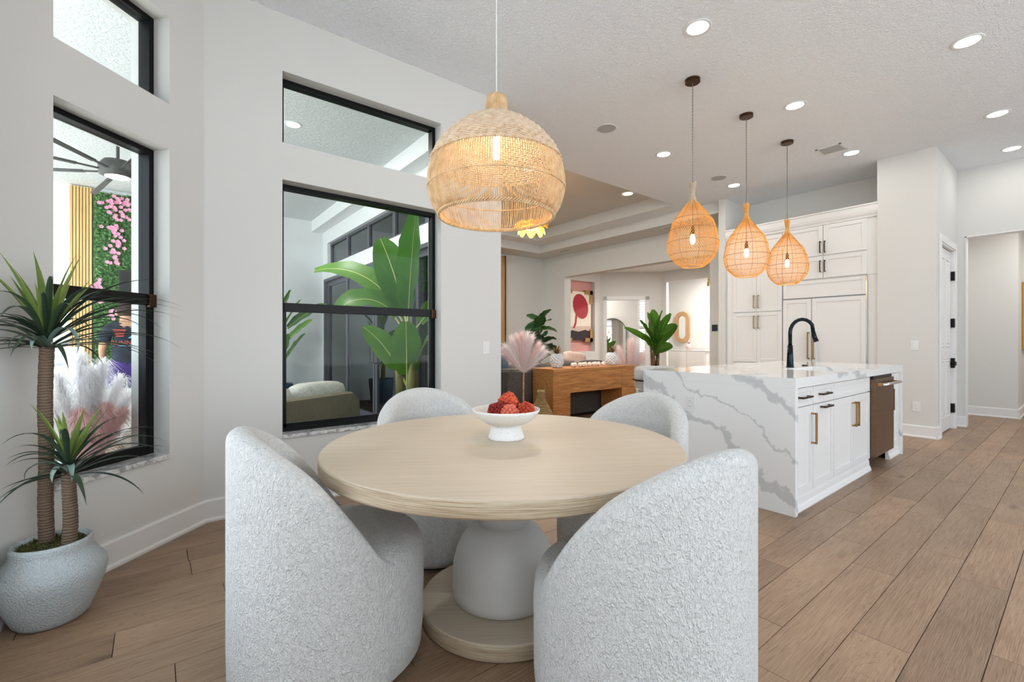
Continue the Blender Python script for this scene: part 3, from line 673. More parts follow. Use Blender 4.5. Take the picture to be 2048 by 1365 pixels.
rs = random.Random(11)
WN = Vector((LN[0], LN[1]))
def room_for(az, L):
    """shorten leaves that would run into the wall behind the plant"""
    w = az + CA - PI / 2; toward = -(math.cos(w) * WN.x + math.sin(w) * WN.y); west = -math.cos(w)
    if toward > .2: L = min(L, .15 / toward)
    if west > .25: L = min(L, .15 / west)
    return L
def crown(base, n_up, n_mid, n_low, scale, pale):
    bz = Vector(base)
    def put(dz, az, el, L, dr, w, mt):
        h = L * max(.15, math.cos(el - dr * .45)); q = room_for(az, h); L = L * min(1, q / h + .12)
        blade(bz + Vector((0, 0, dz)), az, el, L, dr, w).build('leaf', M[mt], yc, smooth=True)
    for k in range(n_up):
        put(.03, 2 * PI * k / n_up + rs.uniform(-.3, .3), rs.uniform(1.0, 1.42), scale * rs.uniform(.62, .92), rs.uniform(.05, .35), .0135 * rs.uniform(.9, 1.2), 'yucca_fresh')
    for k in range(n_mid):
        put(.01, 2 * PI * k / n_mid + rs.uniform(-.15, .15), rs.uniform(.65, 1.1), scale * rs.uniform(1.0, 1.35), rs.uniform(1.1, 1.75), .0105 * rs.uniform(.8, 1.15), 'yucca_dark')
    for k in range(n_low):
        put(-.02, 2 * PI * k / n_low + rs.uniform(-.2, .2), rs.uniform(.15, .6), scale * rs.uniform(.95, 1.25), rs.uniform(.7, 1.3), .0095 * rs.uniform(.8, 1.2), 'yucca_dark')
    for az, l in pale:
        blade(bz - Vector((0, 0, .005)), az, .9, l, 3.2, .0135).build('leaf', M['yucca_pale'], yc, smooth=True)
crown((-.022, 0, 1.165), 15, 34, 26, .42, ((-1.2, .16), (-1.9, .18), (-.3, .30)))
crown((.078, -.01, .63), 9, 15, 13, .33, ((-1.3, .15), (-.7, .17), (-2.6, .2)))
# --- light switch on the wall end
def plate(name, label, cat, M4, kind):
    p = thing(name, label, cat); p.matrix_world = M4
    MB().box(-.038, .038, -.006, 0, -.06, .06).build('cover_plate', M['plate_white'], p, bevel=.002)
    if kind == 'switch': MB().box(-.017, .017, -.010, -.005, -.034, .034).build('rocker', M['trim'], p, bevel=.002)
    else:
        for z in (-.021, .021):
            r = MB().lathe([(0, 0), (.017, 0), (.017, .004)], 16).xform(Matrix.Rotation(PI / 2, 4, 'X')).build('receptacle', M['trim'], p, loc=(0, -.006, z))
            s = MB(); s.box(-.008, -.0055, -.0055, -.0035, -.002, .008); s.box(.0055, .008, -.0055, -.0035, -.002, .006); s.build('slots', M['plate_slot'], r)
    return p
def face(x, y, z, ang): return Matrix.Translation((x, y, z)) @ Matrix.Rotation(ang, 4, 'Z')
plate('light_switch', 'white rocker light switch on the wall beside the wide window', 'switch', face(2.48, 3.564, 1.116, 0), 'switch')
plate('light_switch', 'white rocker light switch on the wall right of the tall cabinets', 'switch', face(7.37, 1.352, 1.128, -PI / 2), 'switch')
plate('wall_outlet', 'white wall outlet low on the wall right of the island', 'outlet', face(7.37, 1.333, .372, -PI / 2), 'outlet')
plate('wall_outlet', 'white outlet set into the veined island end panel', 'outlet', face(3.36, 1.974, .679, -PI / 2), 'outlet')
# --- ceiling fixtures
def can(x, y, z, lab, r=.085, w=None):
    o = thing('recessed_light', lab, 'light', (x, y, z), group='recessed ceiling lights')
    MB().lathe([(r - .012, -.002), (r - .006, -.006), (r + .012, -.005), (r + .016, 0)], 40).build('trim_ring', M['plate_white'], o, smooth=True)
    MB().lathe([(0, -.0035), (r - .006, -.0035)], 40, caps=False).build('lens', M['lens'], o)
    if w: light('can_light', 'AREA', w, (1, .96, .90), o, (0, 0, -.012), r * 1.6)
for x, y, lab in ((3.186, 1.815, 'recessed light nearest the large rattan pendant cord, before the island pendants'), (4.99, .6, 'large recessed light over the plank walkway, nearest the viewer'), (5.0, 1.82, 'recessed light between island pendants and ceiling vent'),
                  (6.82, .6, 'middle recessed light over the plank walkway'), (5.01, 3.31, 'recessed light beside the round ceiling speakers, living side'), (8.19, .6, 'farthest recessed light over the plank walkway, near the hallway'),
                  (6.81, 1.845, 'recessed light right beside the ceiling vent'), (5.9, 4.55, 'small recessed light nearest the tray ceiling edge'), (6.84, 3.32, 'recessed light before the tall cabinets, left of the vent')):
    can(x, y, HC, lab, w=RECESSED_W)
for x, y, lab in ((3.907, 3.296, 'round grey ceiling speaker left of the island pendants'), (6.354, 3.304, 'round grey ceiling speaker near the tall cabinets')):
    o = thing('ceiling_speaker', lab, 'speaker', (x, y, HC)); MB().lathe([(0, -.004), (.098, -.004), (.101, -.001)], 40, caps=False).build('grille', M['speaker_grille'], o); MB().lathe([(.100, -.004), (.106, -.005), (.108, 0)], 40, caps=False).build('rim', M['plate_white'], o)
def vent(x0, x1, y0, y1, z, lab, along='y'):
    o = thing('ceiling_vent', lab, 'vent', (0, 0, 0)); e = .022
    b = MB(); b.box(x0, x1, y0, y0 + e, z - .006, z); b.box(x0, x1, y1 - e, y1, z - .006, z); b.box(x0, x0 + e, y0, y1, z - .006, z); b.box(x1 - e, x1, y0, y1, z - .006, z); b.build('frame', M['plate_white'], o)
    MB().box(x0 + e, x1 - e, y0 + e, y1 - e, z - .0015, z).build('backing', M['vent_dark'], o)
    n = 8
    for k in range(n):
        xx = x0 + e + (x1 - x0 - 2 * e) * (k + .5) / n; MB().add([(xx - .010, y0 + e, z - .002), (xx + .006, y0 + e, z - .007), (xx + .006, y1 - e, z - .007), (xx - .010, y1 - e, z - .002)], [(0, 1, 2, 3)]).build('louver', M['speaker_grille'], o)
vent(6.36, 6.62, 1.83, 2.09, HC, 'square white ceiling vent near the tall cabinets')
vent(7.62, 7.74, 7.55, 7.95, 3.336, 'small dark vent in the soffit at the living room corner')
vent(7.60, 7.74, 4.6, 5.1, 3.336, 'grey soffit vent behind the nearest island pendant')

# ================================================================== KITCHEN
def shaker(x0, x1, z0, z1, y, parent, name='door', rail=.055):
    """shaker front facing -Y at plane y"""
    b = MB(); b.box(x0, x1, y + .008, y + .02, z0, z1)
    b.box(x0, x0 + rail, y, y + .012, z0, z1); b.box(x1 - rail, x1, y, y + .012, z0, z1); b.box(x0 + rail, x1 - rail, y, y + .012, z0, z0 + rail); b.box(x0 + rail, x1 - rail, y, y + .012, z1 - rail, z1)
    return b.build(name, M['cabinet_paint'], parent, bevel=.0015)
def pull(p0, p1, n, parent, mat='brass', r=.006, st=.032):
    """square bar pull between p0 and p1 standing off along n"""
    p0, p1, n = Vector(p0), Vector(p1), Vector(n); b = MB()
    def bar(a, c):
        d = (c - a).normalized(); u = n if abs(d.dot(n)) < .5 else (p1 - p0).normalized(); w = d.cross(u)
        vs = [a + u * r * i + w * r * j for i, j in ((-1, -1), (1, -1), (1, 1), (-1, 1))] + [c + u * r * i + w * r * j for i, j in ((-1, -1), (1, -1), (1, 1), (-1, 1))]
        b.add(vs, [(0, 3, 2, 1), (4, 5, 6, 7), (0, 1, 5, 4), (1, 2, 6, 5), (2, 3, 7, 6), (3, 0, 4, 7)])
    d = (p1 - p0).normalized(); bar(p0 + n * st - d * r, p1 + n * st + d * r); bar(p0, p0 + n * st); bar(p1, p1 + n * st)
    return b.build('handle', M[mat], parent)
IX0, IX1, IY0, IY1 = 3.36, 6.15, 1.22, 2.42
# --- island stone
ct = thing('island_countertop', 'white quartz waterfall countertop with grey veins on the kitchen island', 'countertop', (0, 0, 0))
SX0, SX1, SY0, SY1 = 4.38, 5.10, 1.33, 1.70
b = MB(); b.box(IX0, SX0, IY0, IY1, .862, .93); b.box(SX1, IX1, IY0, IY1, .862, .93); b.box(SX0, SX1, IY0, SY0, .862, .93); b.box(SX0, SX1, SY1, IY1, .862, .93)
b.build('counter_slab', M['quartz'], ct)
MB().box(IX0, IX0 + .042, IY0, IY1, 0, .862).build('waterfall_panel', M['quartz'], ct, bevel=.0015); MB().box(IX1 - .042, IX1, IY0, IY1, 0, .862).build('waterfall_panel', M['quartz'], ct, bevel=.0015)
sk = thing('kitchen_sink', 'dark undermount sink in the island countertop', 'sink', (0, 0, 0))
b = MB(); e = .012; zb = .66
b.box(SX0 - e, SX1 + e, SY0 - e, SY1 + e, zb - .01, zb); b.box(SX0 - e, SX0, SY0, SY1, zb, .861); b.box(SX1, SX1 + e, SY0, SY1, zb, .861); b.box(SX0 - e, SX1 + e, SY0 - e, SY0, zb, .861); b.box(SX0 - e, SX1 + e, SY1, SY1 + e, zb, .861)
b.build('basin', M['black_metal'], sk); MB().lathe([(0, .003), (.04, .003), (.045, 0)], 20).build('drain', M['steel'], sk, loc=(4.74, 1.52, zb))
fa = thing('kitchen_faucet', 'tall black pull-down faucet at the island sink', 'faucet', (4.76, 1.775, .93), 0)
MB().lathe([(.034, 0), (.034, .004), (.030, .01), (.0265, .10), (.023, .21)], 24).build('base', M['faucet_black'], fa, smooth=True)
sp_ = rel(.105, .0); dv = Vector((sp_[0], sp_[1], 0)).normalized(); dv = Vector((.55, -.83, 0)).normalized()
arc = [Vector((0, 0, .20)), Vector((0, 0, .33))] + [dv * (.10 - .10 * math.cos(PI * k / 10)) + Vector((0, 0, .33 + .125 * math.sin(PI * k / 10))) for k in range(1, 9)]
end = dv * .215 + Vector((0, 0, .245))
MB().tube(arc + [dv * .19 + Vector((0, 0, .33))], .0165, 14).build('spout', M['faucet_black'], fa, smooth=True)
MB().tube([dv * .187 + Vector((0, 0, .345)), dv * .20 + Vector((0, 0, .29)), end], [.018, .020, .0215], 14).build('spray_head', M['faucet_black'], fa, smooth=True)
sd = Vector((.83, .55, 0)) * .6 + Vector((.6, -.5, 0)) * .4
MB().tube([(0, 0, .115), tuple(sd * .055 + Vector((0, 0, .115)))], .012, 10).build('valve', M['dark_bronze'], fa, smooth=True)
MB().tube([tuple(sd * .050 + Vector((0, 0, .09))), tuple(sd * .042 + Vector((0, 0, .17)))], [.009, .006], 8).build('lever', M['dark_bronze'], fa, smooth=True)
tag(MB().lathe([(0, .012), (.020, .012), (.026, .008), (.027, 0)], 24).build('air_switch', M['black_metal'], None, loc=(5.12, 1.775, .93)), 'small round black button on the counter beside the faucet', 'button')
# --- base cabinets under the counter
YF = 1.245
def base_body(o, x0, x1, toe=True):
    b = MB(); b.box(x0, x1, YF + .02, IY1 - .35, .10, .861); b.build('cabinet_body', M['cabinet_paint'], o)
    if toe:
        prof = [(YF + .03, 0), (YF - .008, 0), (YF - .012, .012), (YF - .004, .035), (YF + .004, .05), (YF + .006, .085), (YF + .012, .105), (YF + .03, .105)]
        b = MB(); r0 = [(x0, y, z) for y, z in prof]; r1 = [(x1, y, z) for y, z in prof]; b.grid([r0, r1]); b.quad(*r0); b.quad(*reversed(r1)); b.build('base_molding', M['cabinet_paint'], o)
c1 = thing('base_cabinet', 'white base cabinet with small drawer at the near end of the island', 'cabinet', (0, 0, 0), group='island base cabinets'); base_body(c1, 3.402, 3.745)
d_ = shaker(3.420, 3.741, .725, .852, YF, c1, 'drawer', .032); pull((3.50, YF + .008, .787), (3.66, YF + .008, .787), (0, -1, 0), d_, 'dark_bronze')
d_ = shaker(3.420, 3.741, .115, .717, YF, c1); pull((3.712, YF, .45), (3.712, YF, .66), (0, -1, 0), d_)
c2 = thing('base_cabinet', 'white pull-out base cabinet with two horizontal handles on the island', 'cabinet', (0, 0, 0), group='island base cabinets'); base_body(c2, 3.745, 4.176)
d_ = shaker(3.749, 4.172, .725, .852, YF, c2, 'drawer', .032); pull((3.88, YF + .008, .787), (4.05, YF + .008, .787), (0, -1, 0), d_, 'dark_bronze')
d_ = shaker(3.749, 4.172, .115, .717, YF, c2, 'pull_out_door'); pull((3.89, YF, .692), (4.05, YF, .692), (0, -1, 0), d_, 'dark_bronze')
c3 = thing('base_cabinet', 'white two-door sink base cabinet with paired brass handles on the island', 'cabinet', (0, 0, 0), group='island base cabinets'); base_body(c3, 4.176, 5.112)
shaker(4.180, 5.108, .725, .852, YF, c3, 'false_front', .032)
for x0, x1, hx in ((4.180, 4.642, 4.612), (4.646, 5.108, 4.676)):
    d_ = shaker(x0, x1, .115, .717, YF, c3); pull((hx, YF, .47), (hx, YF, .66), (0, -1, 0), d_)
c4 = thing('base_cabinet', 'narrow white base cabinet at the far end of the island', 'cabinet', (0, 0, 0), group='island base cabinets'); base_body(c4, 5.735, 6.107)
d_ = shaker(5.739, 6.10, .115, .852, YF, c4); pull((5.77, YF, .50), (5.77, YF, .70), (0, -1, 0), d_)
ap = thing('built_in_appliance', 'bronze steel built-in appliance with bar handle under the island counter', 'appliance', (0, 0, 0))
MB().box(5.125, 5.725, 1.262, 2.0, .09, .861).build('cavity', M['black_metal'], ap)
MB().box(5.120, 5.728, 1.205, 1.262, .125, .832).build('front_door', M['bronze_steel'], ap, bevel=.003)
MB().box(5.120, 5.728, 1.222, 1.262, .834, .859).build('control_strip', M['black_metal'], ap)
h = MB().cyl((5.135, 1.150, .785), (5.712, 1.150, .785), .0125, n=16); h.build('handle_bar', M['steel'], ap, smooth=True)
for x in (5.165, 5.682):
    MB().box(x - .014, x + .014, 1.150, 1.206, .772, .798).build('handle_post', M['brass'], ap, bevel=.003)
# --- tall cabinets: fronts face -X. built facing -Y then turned
def tall(label, name='tall_cabinet', cat='cabinet', grp='tall kitchen wall cabinets'):
    return thing(name, label, cat, (7.40, 0, 0), -PI / 2, grp)      # local x = -Y world, local y = +X world
def yx(a, b_): return (-b_, -a)
XB = .66
k1 = tall('tall white pantry cabinet with paired handles at the living room end'); MB().box(-3.722, -2.868, .022, XB, 0, 2.83).build('cabinet_body', M['cabinet_paint'], k1)
for y0, y1, hy in ((2.872, 3.237, 3.205), (3.240, 3.606, 3.272)):
    for z0, z1, hz in ((1.640, 2.795, 1.70), (.848, 1.628, 1.38), (.12, .838, .60)):
        d_ = shaker(*yx(y0, y1), z0, z1, 0, k1); pull((-hy, 0, hz), (-hy, 0, hz + .19), (0, -1, 0), d_)
k2 = tall('built-in white panelled refrigerator with two brass handles', 'panel_refrigerator', 'refrigerator', None)
MB().box(-2.862, -1.838, .022, XB, 0, 2.055).build('refrigerator_body', M['cabinet_paint'], k2)
shaker(*yx(1.845, 2.855), 1.805, 2.045, 0, k2, 'grille_panel', .045)
for y0, y1, hy in ((1.845, 2.476, 2.445), (2.484, 2.855, 2.515)):
    d_ = shaker(*yx(y0, y1), .12, 1.788, -.004, k2, 'door'); pull((-hy, -.004, .93), (-hy, -.004, 1.30), (0, -1, 0), d_, r=.008, st=.045)
MB().box(-2.858, -1.842, .0, .02, 1.790, 1.803).build('shadow_gap', M['vent_dark'], k2)
MB().box(-1.845, -1.832, -.006, .02, .10, 2.05).build('side_trim', M['steel'], k2)
k3 = tall('white overhead cabinets with four short handles above the refrigerator', 'overhead_cabinet'); MB().box(-2.866, -1.723, .022, XB, 2.058, 2.83).build('cabinet_body', M['cabinet_paint'], k3)
for z0, z1, hz in ((2.392, 2.812, 2.43), (2.070, 2.374, 2.16)):
    for y0, y1, hy in ((1.835, 2.335, 2.312), (2.341, 2.862, 2.368)):
        d_ = shaker(*yx(y0, y1), z0, z1, 0, k3); pull((-hy, 0, hz), (-hy, 0, hz + .15), (0, -1, 0), d_, 'dark_bronze')
MB().box(-1.836, -1.723, .012, .022, 2.058, 2.83).build('filler_panel', M['cabinet_paint'], k3); MB().box(-1.831, -1.723, .012, .022, 0, 2.055).build('filler_panel', M['cabinet_paint'], k2)
prof = [(.02, 2.815), (-.004, 2.815), (-.006, 2.835), (-.020, 2.86), (-.03, 2.895), (-.034, 2.965), (-.044, 2.972), (-.044, 2.99), (.02, 2.99)]
b = MB(); r0 = [(-3.722, y, z) for y, z in prof]; r1 = [(-1.712, y, z) for y, z in prof]; b.grid([r0, r1]); b.quad(*r0); b.quad(*reversed(r1)); b.box(-3.722, -1.723, .0, XB, 2.832, 2.85); k5 = tall('white crown molding running along the top of the tall cabinets', 'cabinet_cornice', 'molding', None); b.build('molding_run', M['cabinet_paint'], k5)
# --- three woven pendants over the island
def make_pendant():
    p = thing('island_pendant', 'x', 'lamp', group='amber straw pendants over the island')
    pf = [(2.438, .029), (2.387, .068), (2.311, .123), (2.244, .172), (2.159, .197), (2.048, .215), (1.99, .209), (1.928, .183), (1.87, .132), (1.846, .094)]
    f = lambda z: interp(sorted(pf), z)
    MB().lathe([(.062, -.030), (.064, -.028), (.064, 0)], 32).build('canopy', M['dark_bronze'], p, smooth=False, loc=(0, 0, HC))
    cd = MB()
    for ph in (0, PI): cd.tube([(.0022 * math.cos(k * .9 + ph), .0022 * math.sin(k * .9 + ph), 2.20 + (HC - .03 - 2.20) * k / 160) for k in range(161)], .0022, 4)
    cd.build('twisted_cord', M['cord_grey'], p)
    MB().lathe([(.006, 2.215), (.010, 2.21), (.017, 2.175), (.0175, 2.135), (.0, 2.133)], 16).build('socket', M['dark_bronze'], p, smooth=True)
    MB().lathe([(0, 2.045), (.014, 2.05), (.023, 2.075), (.020, 2.105), (.012, 2.134)], 16).build('bulb', M['bulb'], p, smooth=True)
    wz = [2.438 + (1.846 - 2.438) * k / 30 for k in range(31)]; ws = MB(); n = 64
    for sg in (1, -1):
        for k in range(n):
            w0 = 2 * PI * k / n
            ws.tube([((f(z) + .0012 * sg) * math.cos(w0 + sg * 1.9 * i / 30), (f(z) + .0012 * sg) * math.sin(w0 + sg * 1.9 * i / 30), z) for i, z in enumerate(wz)], .00135, 3, caps=False)
    o = ws.build('woven_mesh', M['amber_straw'], p); o['kind'] = 'stuff'
    for z in (2.27, 2.17, 2.06, 1.95): MB().ring(f(z) + .003, z, .0022, 48, 5).build('hoop', M['amber_dark'], p)
    MB().ring(.095, 1.846, .004, 40, 6).build('bottom_rim', M['amber_straw'], p)
    for k in range(8):
        w = 2 * PI * k / 8; MB().tube([((f(z) + .003) * math.cos(w), (f(z) + .003) * math.sin(w), z) for z in wz[::3]], .0016, 4).build('rib', M['amber_dark'], p)
    tf = MB()
    for k in range(36):
        w = 2 * PI * k / 36 + random.uniform(-.05, .05); j = random.uniform(.8, 1.25)
        tf.tube([(r * math.cos(w) * q, r * math.sin(w) * q, z) for r, z, q in ((.068, 2.387, 1), (.032, 2.435, 1), (.019, 2.475, 1), (.0165, 2.505, 1), (.020, 2.545, j), (.026, 2.597 + random.uniform(-.012, .012), j))], .0024, 4)
    tf.build('straw_tuft', M['pale_straw'], p); MB().ring(.0185, 2.503, .0028, 20, 5).build('tie', M['pale_straw'], p)
    light('bulb_light', 'POINT', 13, (1, .80, .48), p, (0, 0, 2.075), .025)
    return p
p0 = make_pendant()
for i, (x, lab) in enumerate(((3.784, 'amber straw pendant nearest the dining table, with pale tuft'), (4.81, 'middle amber straw pendant over the island'), (5.83, 'amber straw pendant nearest the refrigerator'))):
    o = p0 if i == 0 else copy_tree(p0); o.location = (x, 2.205, 0); o['label'] = lab; o.rotation_euler = (0, 0, i * .7)
for o in bpy.data.objects:
    if o.name.startswith('straw_tuft') and o.parent is not p0: o.data = o.data.copy(); o.data.materials[0] = M['amber_straw']
# --- counter stool at the far side of the island
st = thing('counter_stool', 'white upholstered counter stool with dark metal frame behind the island', 'stool', (4.06, 2.74, 0), 0)
b = MB(); rows = []
for i in range(25):
    w = -PI * .12 + (PI * 1.24) * i / 24; pr_ = []
    for rr, z in ((.235, .70), (.245, .72), (.25, .80), (.25, .885), (.235, .912), (.205, .915), (.19, .89), (.19, .70)): pr_.append((rr * math.cos(w), rr * math.sin(w) * .95, z))
    rows.append(pr_)
b.grid(rows); b.quad(*rows[0]); b.quad(*reversed(rows[-1])); b.build('backrest', M['boucle'], st, smooth=True)
MB().lathe([(.21, .60), (.225, .615), (.225, .655), (.205, .672), (0, .675)], 32).build('seat', M['boucle'], st, smooth=True)
for k in range(4):
    w = PI / 4 + k * PI / 2; MB().tube([(.19 * math.cos(w), .19 * math.sin(w), .60), (.23 * math.cos(w), .23 * math.sin(w), 0)], .011, 8).build('leg', M['dark_bronze'], st)
MB().ring(.215, .20, .008, 32, 6).build('footrest', M['dark_bronze'], st)
MB().tube([(.262 * math.cos(-PI * .12 + PI * 1.24 * k / 20), .262 * math.sin(-PI * .12 + PI * 1.24 * k / 20) * .95, .785) for k in range(21)], .009, 8).build('frame_rail', M['dark_bronze'], st)

# ================================================================== LIVING ROOM
def box_thing(*a): return MB().box(*a)
def soft_box(b, x0, x1, y0, y1, z0, z1, r=.03, n=4):
    """rounded cushion-like block"""
    cx, cy, cz = (x0 + x1) / 2, (y0 + y1) / 2, (z0 + z1) / 2; hx, hy, hz = (x1 - x0) / 2, (y1 - y0) / 2, (z1 - z0) / 2
    o = len(b.v); b.sphere((0, 0, 0), 1, 24, 14)
    for i in range(o, len(b.v)):
        v = Vector(b.v[i]); p = 5.0
        k = (abs(v.x) ** p + abs(v.y) ** p + abs(v.z) ** p) ** (-1 / p); v = v * k
        b.v[i] = (cx + v.x * hx, cy + v.y * hy, cz + v.z * hz)
    return b
# --- console table
CX0, CX1, CY0, CY1 = 4.20, 5.95, 4.46, 4.88
cs = thing('console_table', 'rustic honey-brown wood console table behind the grey sofa', 'table', (0, 0, 0))
MB().box(CX0, CX1, CY0 - .005, CY1, .755, .80).build('top_board', M['console'], cs, bevel=.004)
for x0, x1 in ((CX0, CX0 + .33), (CX1 - .30, CX1)):
    MB().box(x0, x1, CY0, CY1, 0, .755).build('side_board', M['console'], cs, bevel=.004)
MB().box(CX0 + .33, CX1 - .30, CY0 + .004, CY1, .46, .755).build('apron_board', M['console'], cs, bevel=.004)
# --- grey sofa behind it
so = thing('grey_sofa', 'dark grey fabric sofa with its back against the console', 'sofa', (0, 0, 0))
b = MB(); soft_box(b, 3.80, 6.30, 4.93, 5.95, .04, .44); b.build('seat_base', M['sofa_fabric'], so, smooth=True)
MB().box(3.80, 6.30, 4.92, 5.12, .05, .79).build('back_frame', M['sofa_fabric'], so, bevel=.02)
MB().box(3.78, 4.02, 4.908, 5.90, .052, .765).build('arm', M['sofa_fabric'], so, bevel=.02); MB().box(6.08, 6.32, 4.93, 5.90, .052, .66).build('arm', M['sofa_fabric'], so, bevel=.02)
for k in range(3):
    b = MB(); soft_box(b, 4.04 + k * .68, 4.70 + k * .68, 5.06, 5.32, .42, .86); b.build('back_cushion', M['sofa_fabric'], so, smooth=True)
so2 = thing('grey_sofa', 'grey sofa facing the console, partly hidden behind the wall end', 'sofa', (0, 0, 0))
b = MB(); soft_box(b, 4.30, 5.95, 6.9, 7.8, .04, .44); b.build('seat_base', M['sofa_fabric'], so2, smooth=True)
MB().box(4.30, 5.95, 7.7, 7.95, .05, .80).build('back_frame', M['sofa_fabric'], so2, bevel=.03); MB().box(4.20, 4.40, 6.9, 7.9, .05, .62).build('arm', M['sofa_fabric'], so2, bevel=.03)
b = MB(); soft_box(b, -.24, .24, -.07, .07, 0, .46); tag(b.build('throw_pillow', M['cushion_blue'], None, smooth=True, loc=(5.62, 7.55, .44), rot=(R(-15), 0, 0)), 'navy blue throw pillow on the far grey sofa', 'pillow')
b = MB(); soft_box(b, -.30, .30, -.16, .16, 0, .10); tag(b.build('throw_blanket', M['throw_white'], None, smooth=True, loc=(5.72, 7.83, .80)), 'fluffy white throw over the back of the far sofa', 'blanket')
b = MB(); soft_box(b, -.24, .24, -.06, .06, 0, .20); tag(b.build('throw_pillow', M['cushion_tan'], None, smooth=True, loc=(5.42, 5.24, .80), rot=(R(-10), R(8), 0)), 'pale tan pillow peeking above the sofa back', 'pillow')
# --- pineapple ornaments
def make_pineapple():
    p = thing('pineapple_ornament', 'x', 'ornament', group='pineapple ornaments on the console'); b = MB()
    b.lathe([(.035, 0), (.062, .015), (.078, .06), (.080, .10), (.070, .15), (.045, .185), (.02, .195)], 20)
    for i in range(9):
        for k in range(9):
            z = .015 + i * .0205; r = interp([(0, .045), (.06, .078), (.10, .080), (.15, .070), (.19, .04)], z); w = 2 * PI * (k + .5 * (i % 2)) / 9
            b.sphere((r * math.cos(w) * .96, r * math.sin(w) * .96, z), .0235, 7, 5, .8)
    b.build('shell_body', M['shell_white'], p, smooth=True)
    for i in range(26):
        w = i * 2.4; el = 1.45 - i * .035; L = .135 - .0022 * i
        blade((.018 * math.cos(w), .018 * math.sin(w), .19), w, el, L, .35, .012, 6).build('leaf', M['leaf_gold'], p)
    return p
p0_ = make_pineapple(); p0_.location = (4.46, 4.66, .806); p0_['label'] = 'white pineapple ornament with bronze leaves nearest the pink plume'
p1_ = copy_tree(p0_); p1_.location = (5.62, 4.64, .806); p1_['label'] = 'white pineapple ornament with bronze leaves in front of the arched mirror'; p1_.rotation_euler = (0, 0, 1.1)
# --- bead garland
bg_ = thing('bead_garland', 'garland of pale wooden beads lying on the console', 'garland', (0, 0, .80)); rs = random.Random(5); xs = 4.74
for k in range(10):
    r = .034; b = MB().sphere((xs, 4.62 + .025 * math.sin(k * 1.9), r), r, 14, 10); b.build('bead', M['bead_wood'], bg_, smooth=True); xs += .066 + (.02 if k in (3, 6) else 0)
MB().tube([(4.74 + .068 * k, 4.62 + .025 * math.sin(k * 1.9), .034) for k in range(10)], .003, 5).build('string', M['stem_brown'], bg_)
# --- pampas plumes
def plume(parent, base, tip, spread, nf, mat, seed, bend=0.35, name='plume', wid=.0011):
    """one feathery plume: fibres leave a curved spine and arch outward"""
    rs = random.Random(seed); b = MB(); B = Vector(base); T = Vector(tip); ax = (T - B); L = ax.length; d = ax.normalized(); sx = d.orthogonal().normalized(); sy = d.cross(sx)
    b.tube([B, B + ax * .5, T], [.004, .003, .001], 4)
    for i in range(nf):
        t = rs.random() ** .8; p = B + ax * t; w = rs.uniform(0, 2 * PI); o = sx * math.cos(w) + sy * math.sin(w)
        l = spread * rs.uniform(.6, 1.2) * (.35 + 1.5 * t * (1.25 - t)) ; g_ = Vector((0, 0, -1)) * bend * l
        a_ = rs.uniform(.15, .85); q1 = p + d * l * (.65 - .3 * a_) + o * l * .45 * a_; q2 = q1 + d * l * (.5 - .35 * a_) + o * l * .6 * a_ + g_ * .7 + Vector((rs.uniform(-.1, .1), rs.uniform(-.1, .1), rs.uniform(-.1, .1))) * l; sd = d.cross(o) * wid
        b.add([p - sd, p + sd, q1 - sd, q1 + sd, q2], [(0, 1, 3, 2), (2, 3, 4)])
    return b.build(name, M[mat], parent)
pa = thing('pampas_plant', 'tall pink pampas plume with rope-wrapped stem in a slim floor pot beside the console', 'plant', (3.60, 4.36, 0))
MB().lathe([(.06, 0), (.075, .02), (.07, .22), (.045, .26), (.05, .28)], 20).build('floor_pot', M['basket'], pa, smooth=True)
MB().tube([(0, 0, .2), (.0, 0, .55), (.005, 0, .80)], .011, 8).build('wrapped_stem', M['rframe'], pa)
for i, (rx, rz) in enumerate(((-.02, .50), (.10, .46), (-.13, .44), (.17, .36), (-.20, .33), (.05, .50), (-.07, .47), (.24, .24), (.21, .30), (-.24, .28))):
    vx, vy = rel(rx, (i % 3 - 1) * .03); plume(pa, (.005, 0, .78), (vx, vy, .80 + rz * .86), .20, 900, 'plume_pink' if i % 3 else 'plume_rose', i, .30, wid=.0009)
pb = thing('pampas_arrangement', 'soft pink pampas grass standing at the far end of the console', 'plant', (6.12, 4.66, 0))
MB().lathe([(.08, 0), (.11, .05), (.10, .35), (.05, .52), (.06, .56)], 20).build('floor_vase', M['basket'], pb, smooth=True)
for i, (rx, rz) in enumerate(((-.04, .52), (.10, .50), (-.16, .42), (.20, .36), (.02, .55), (-.22, .30), (.14, .28))):
    vx, vy = rel(rx, (i % 3 - 1) * .05); plume(pb, (0, 0, .55), (vx, vy, .60 + rz), .22, 900, 'plume_pink' if i % 2 else 'plume_rose', 40 + i, .2, wid=.0011)
# --- woven vase
vs = thing('woven_vase', 'bottle-shaped woven grass vase on the floor beside the console', 'vase', (4.02, 4.50, 0)); pf = [(.11, 0), (.14, .03), (.165, .12), (.15, .22), (.10, .32), (.058, .40), (.046, .46), (.05, .53)]
b = MB().lathe(pf + [(.042, .53), (.04, .45)], 28)
for k in range(24):
    z = .02 + k * .021; r = interp([(z_, r_) for r_, z_ in pf], z); b.ring(r + .001, z, .0085, 36, 5)
b.build('woven_body', M['basket'], vs, smooth=True)
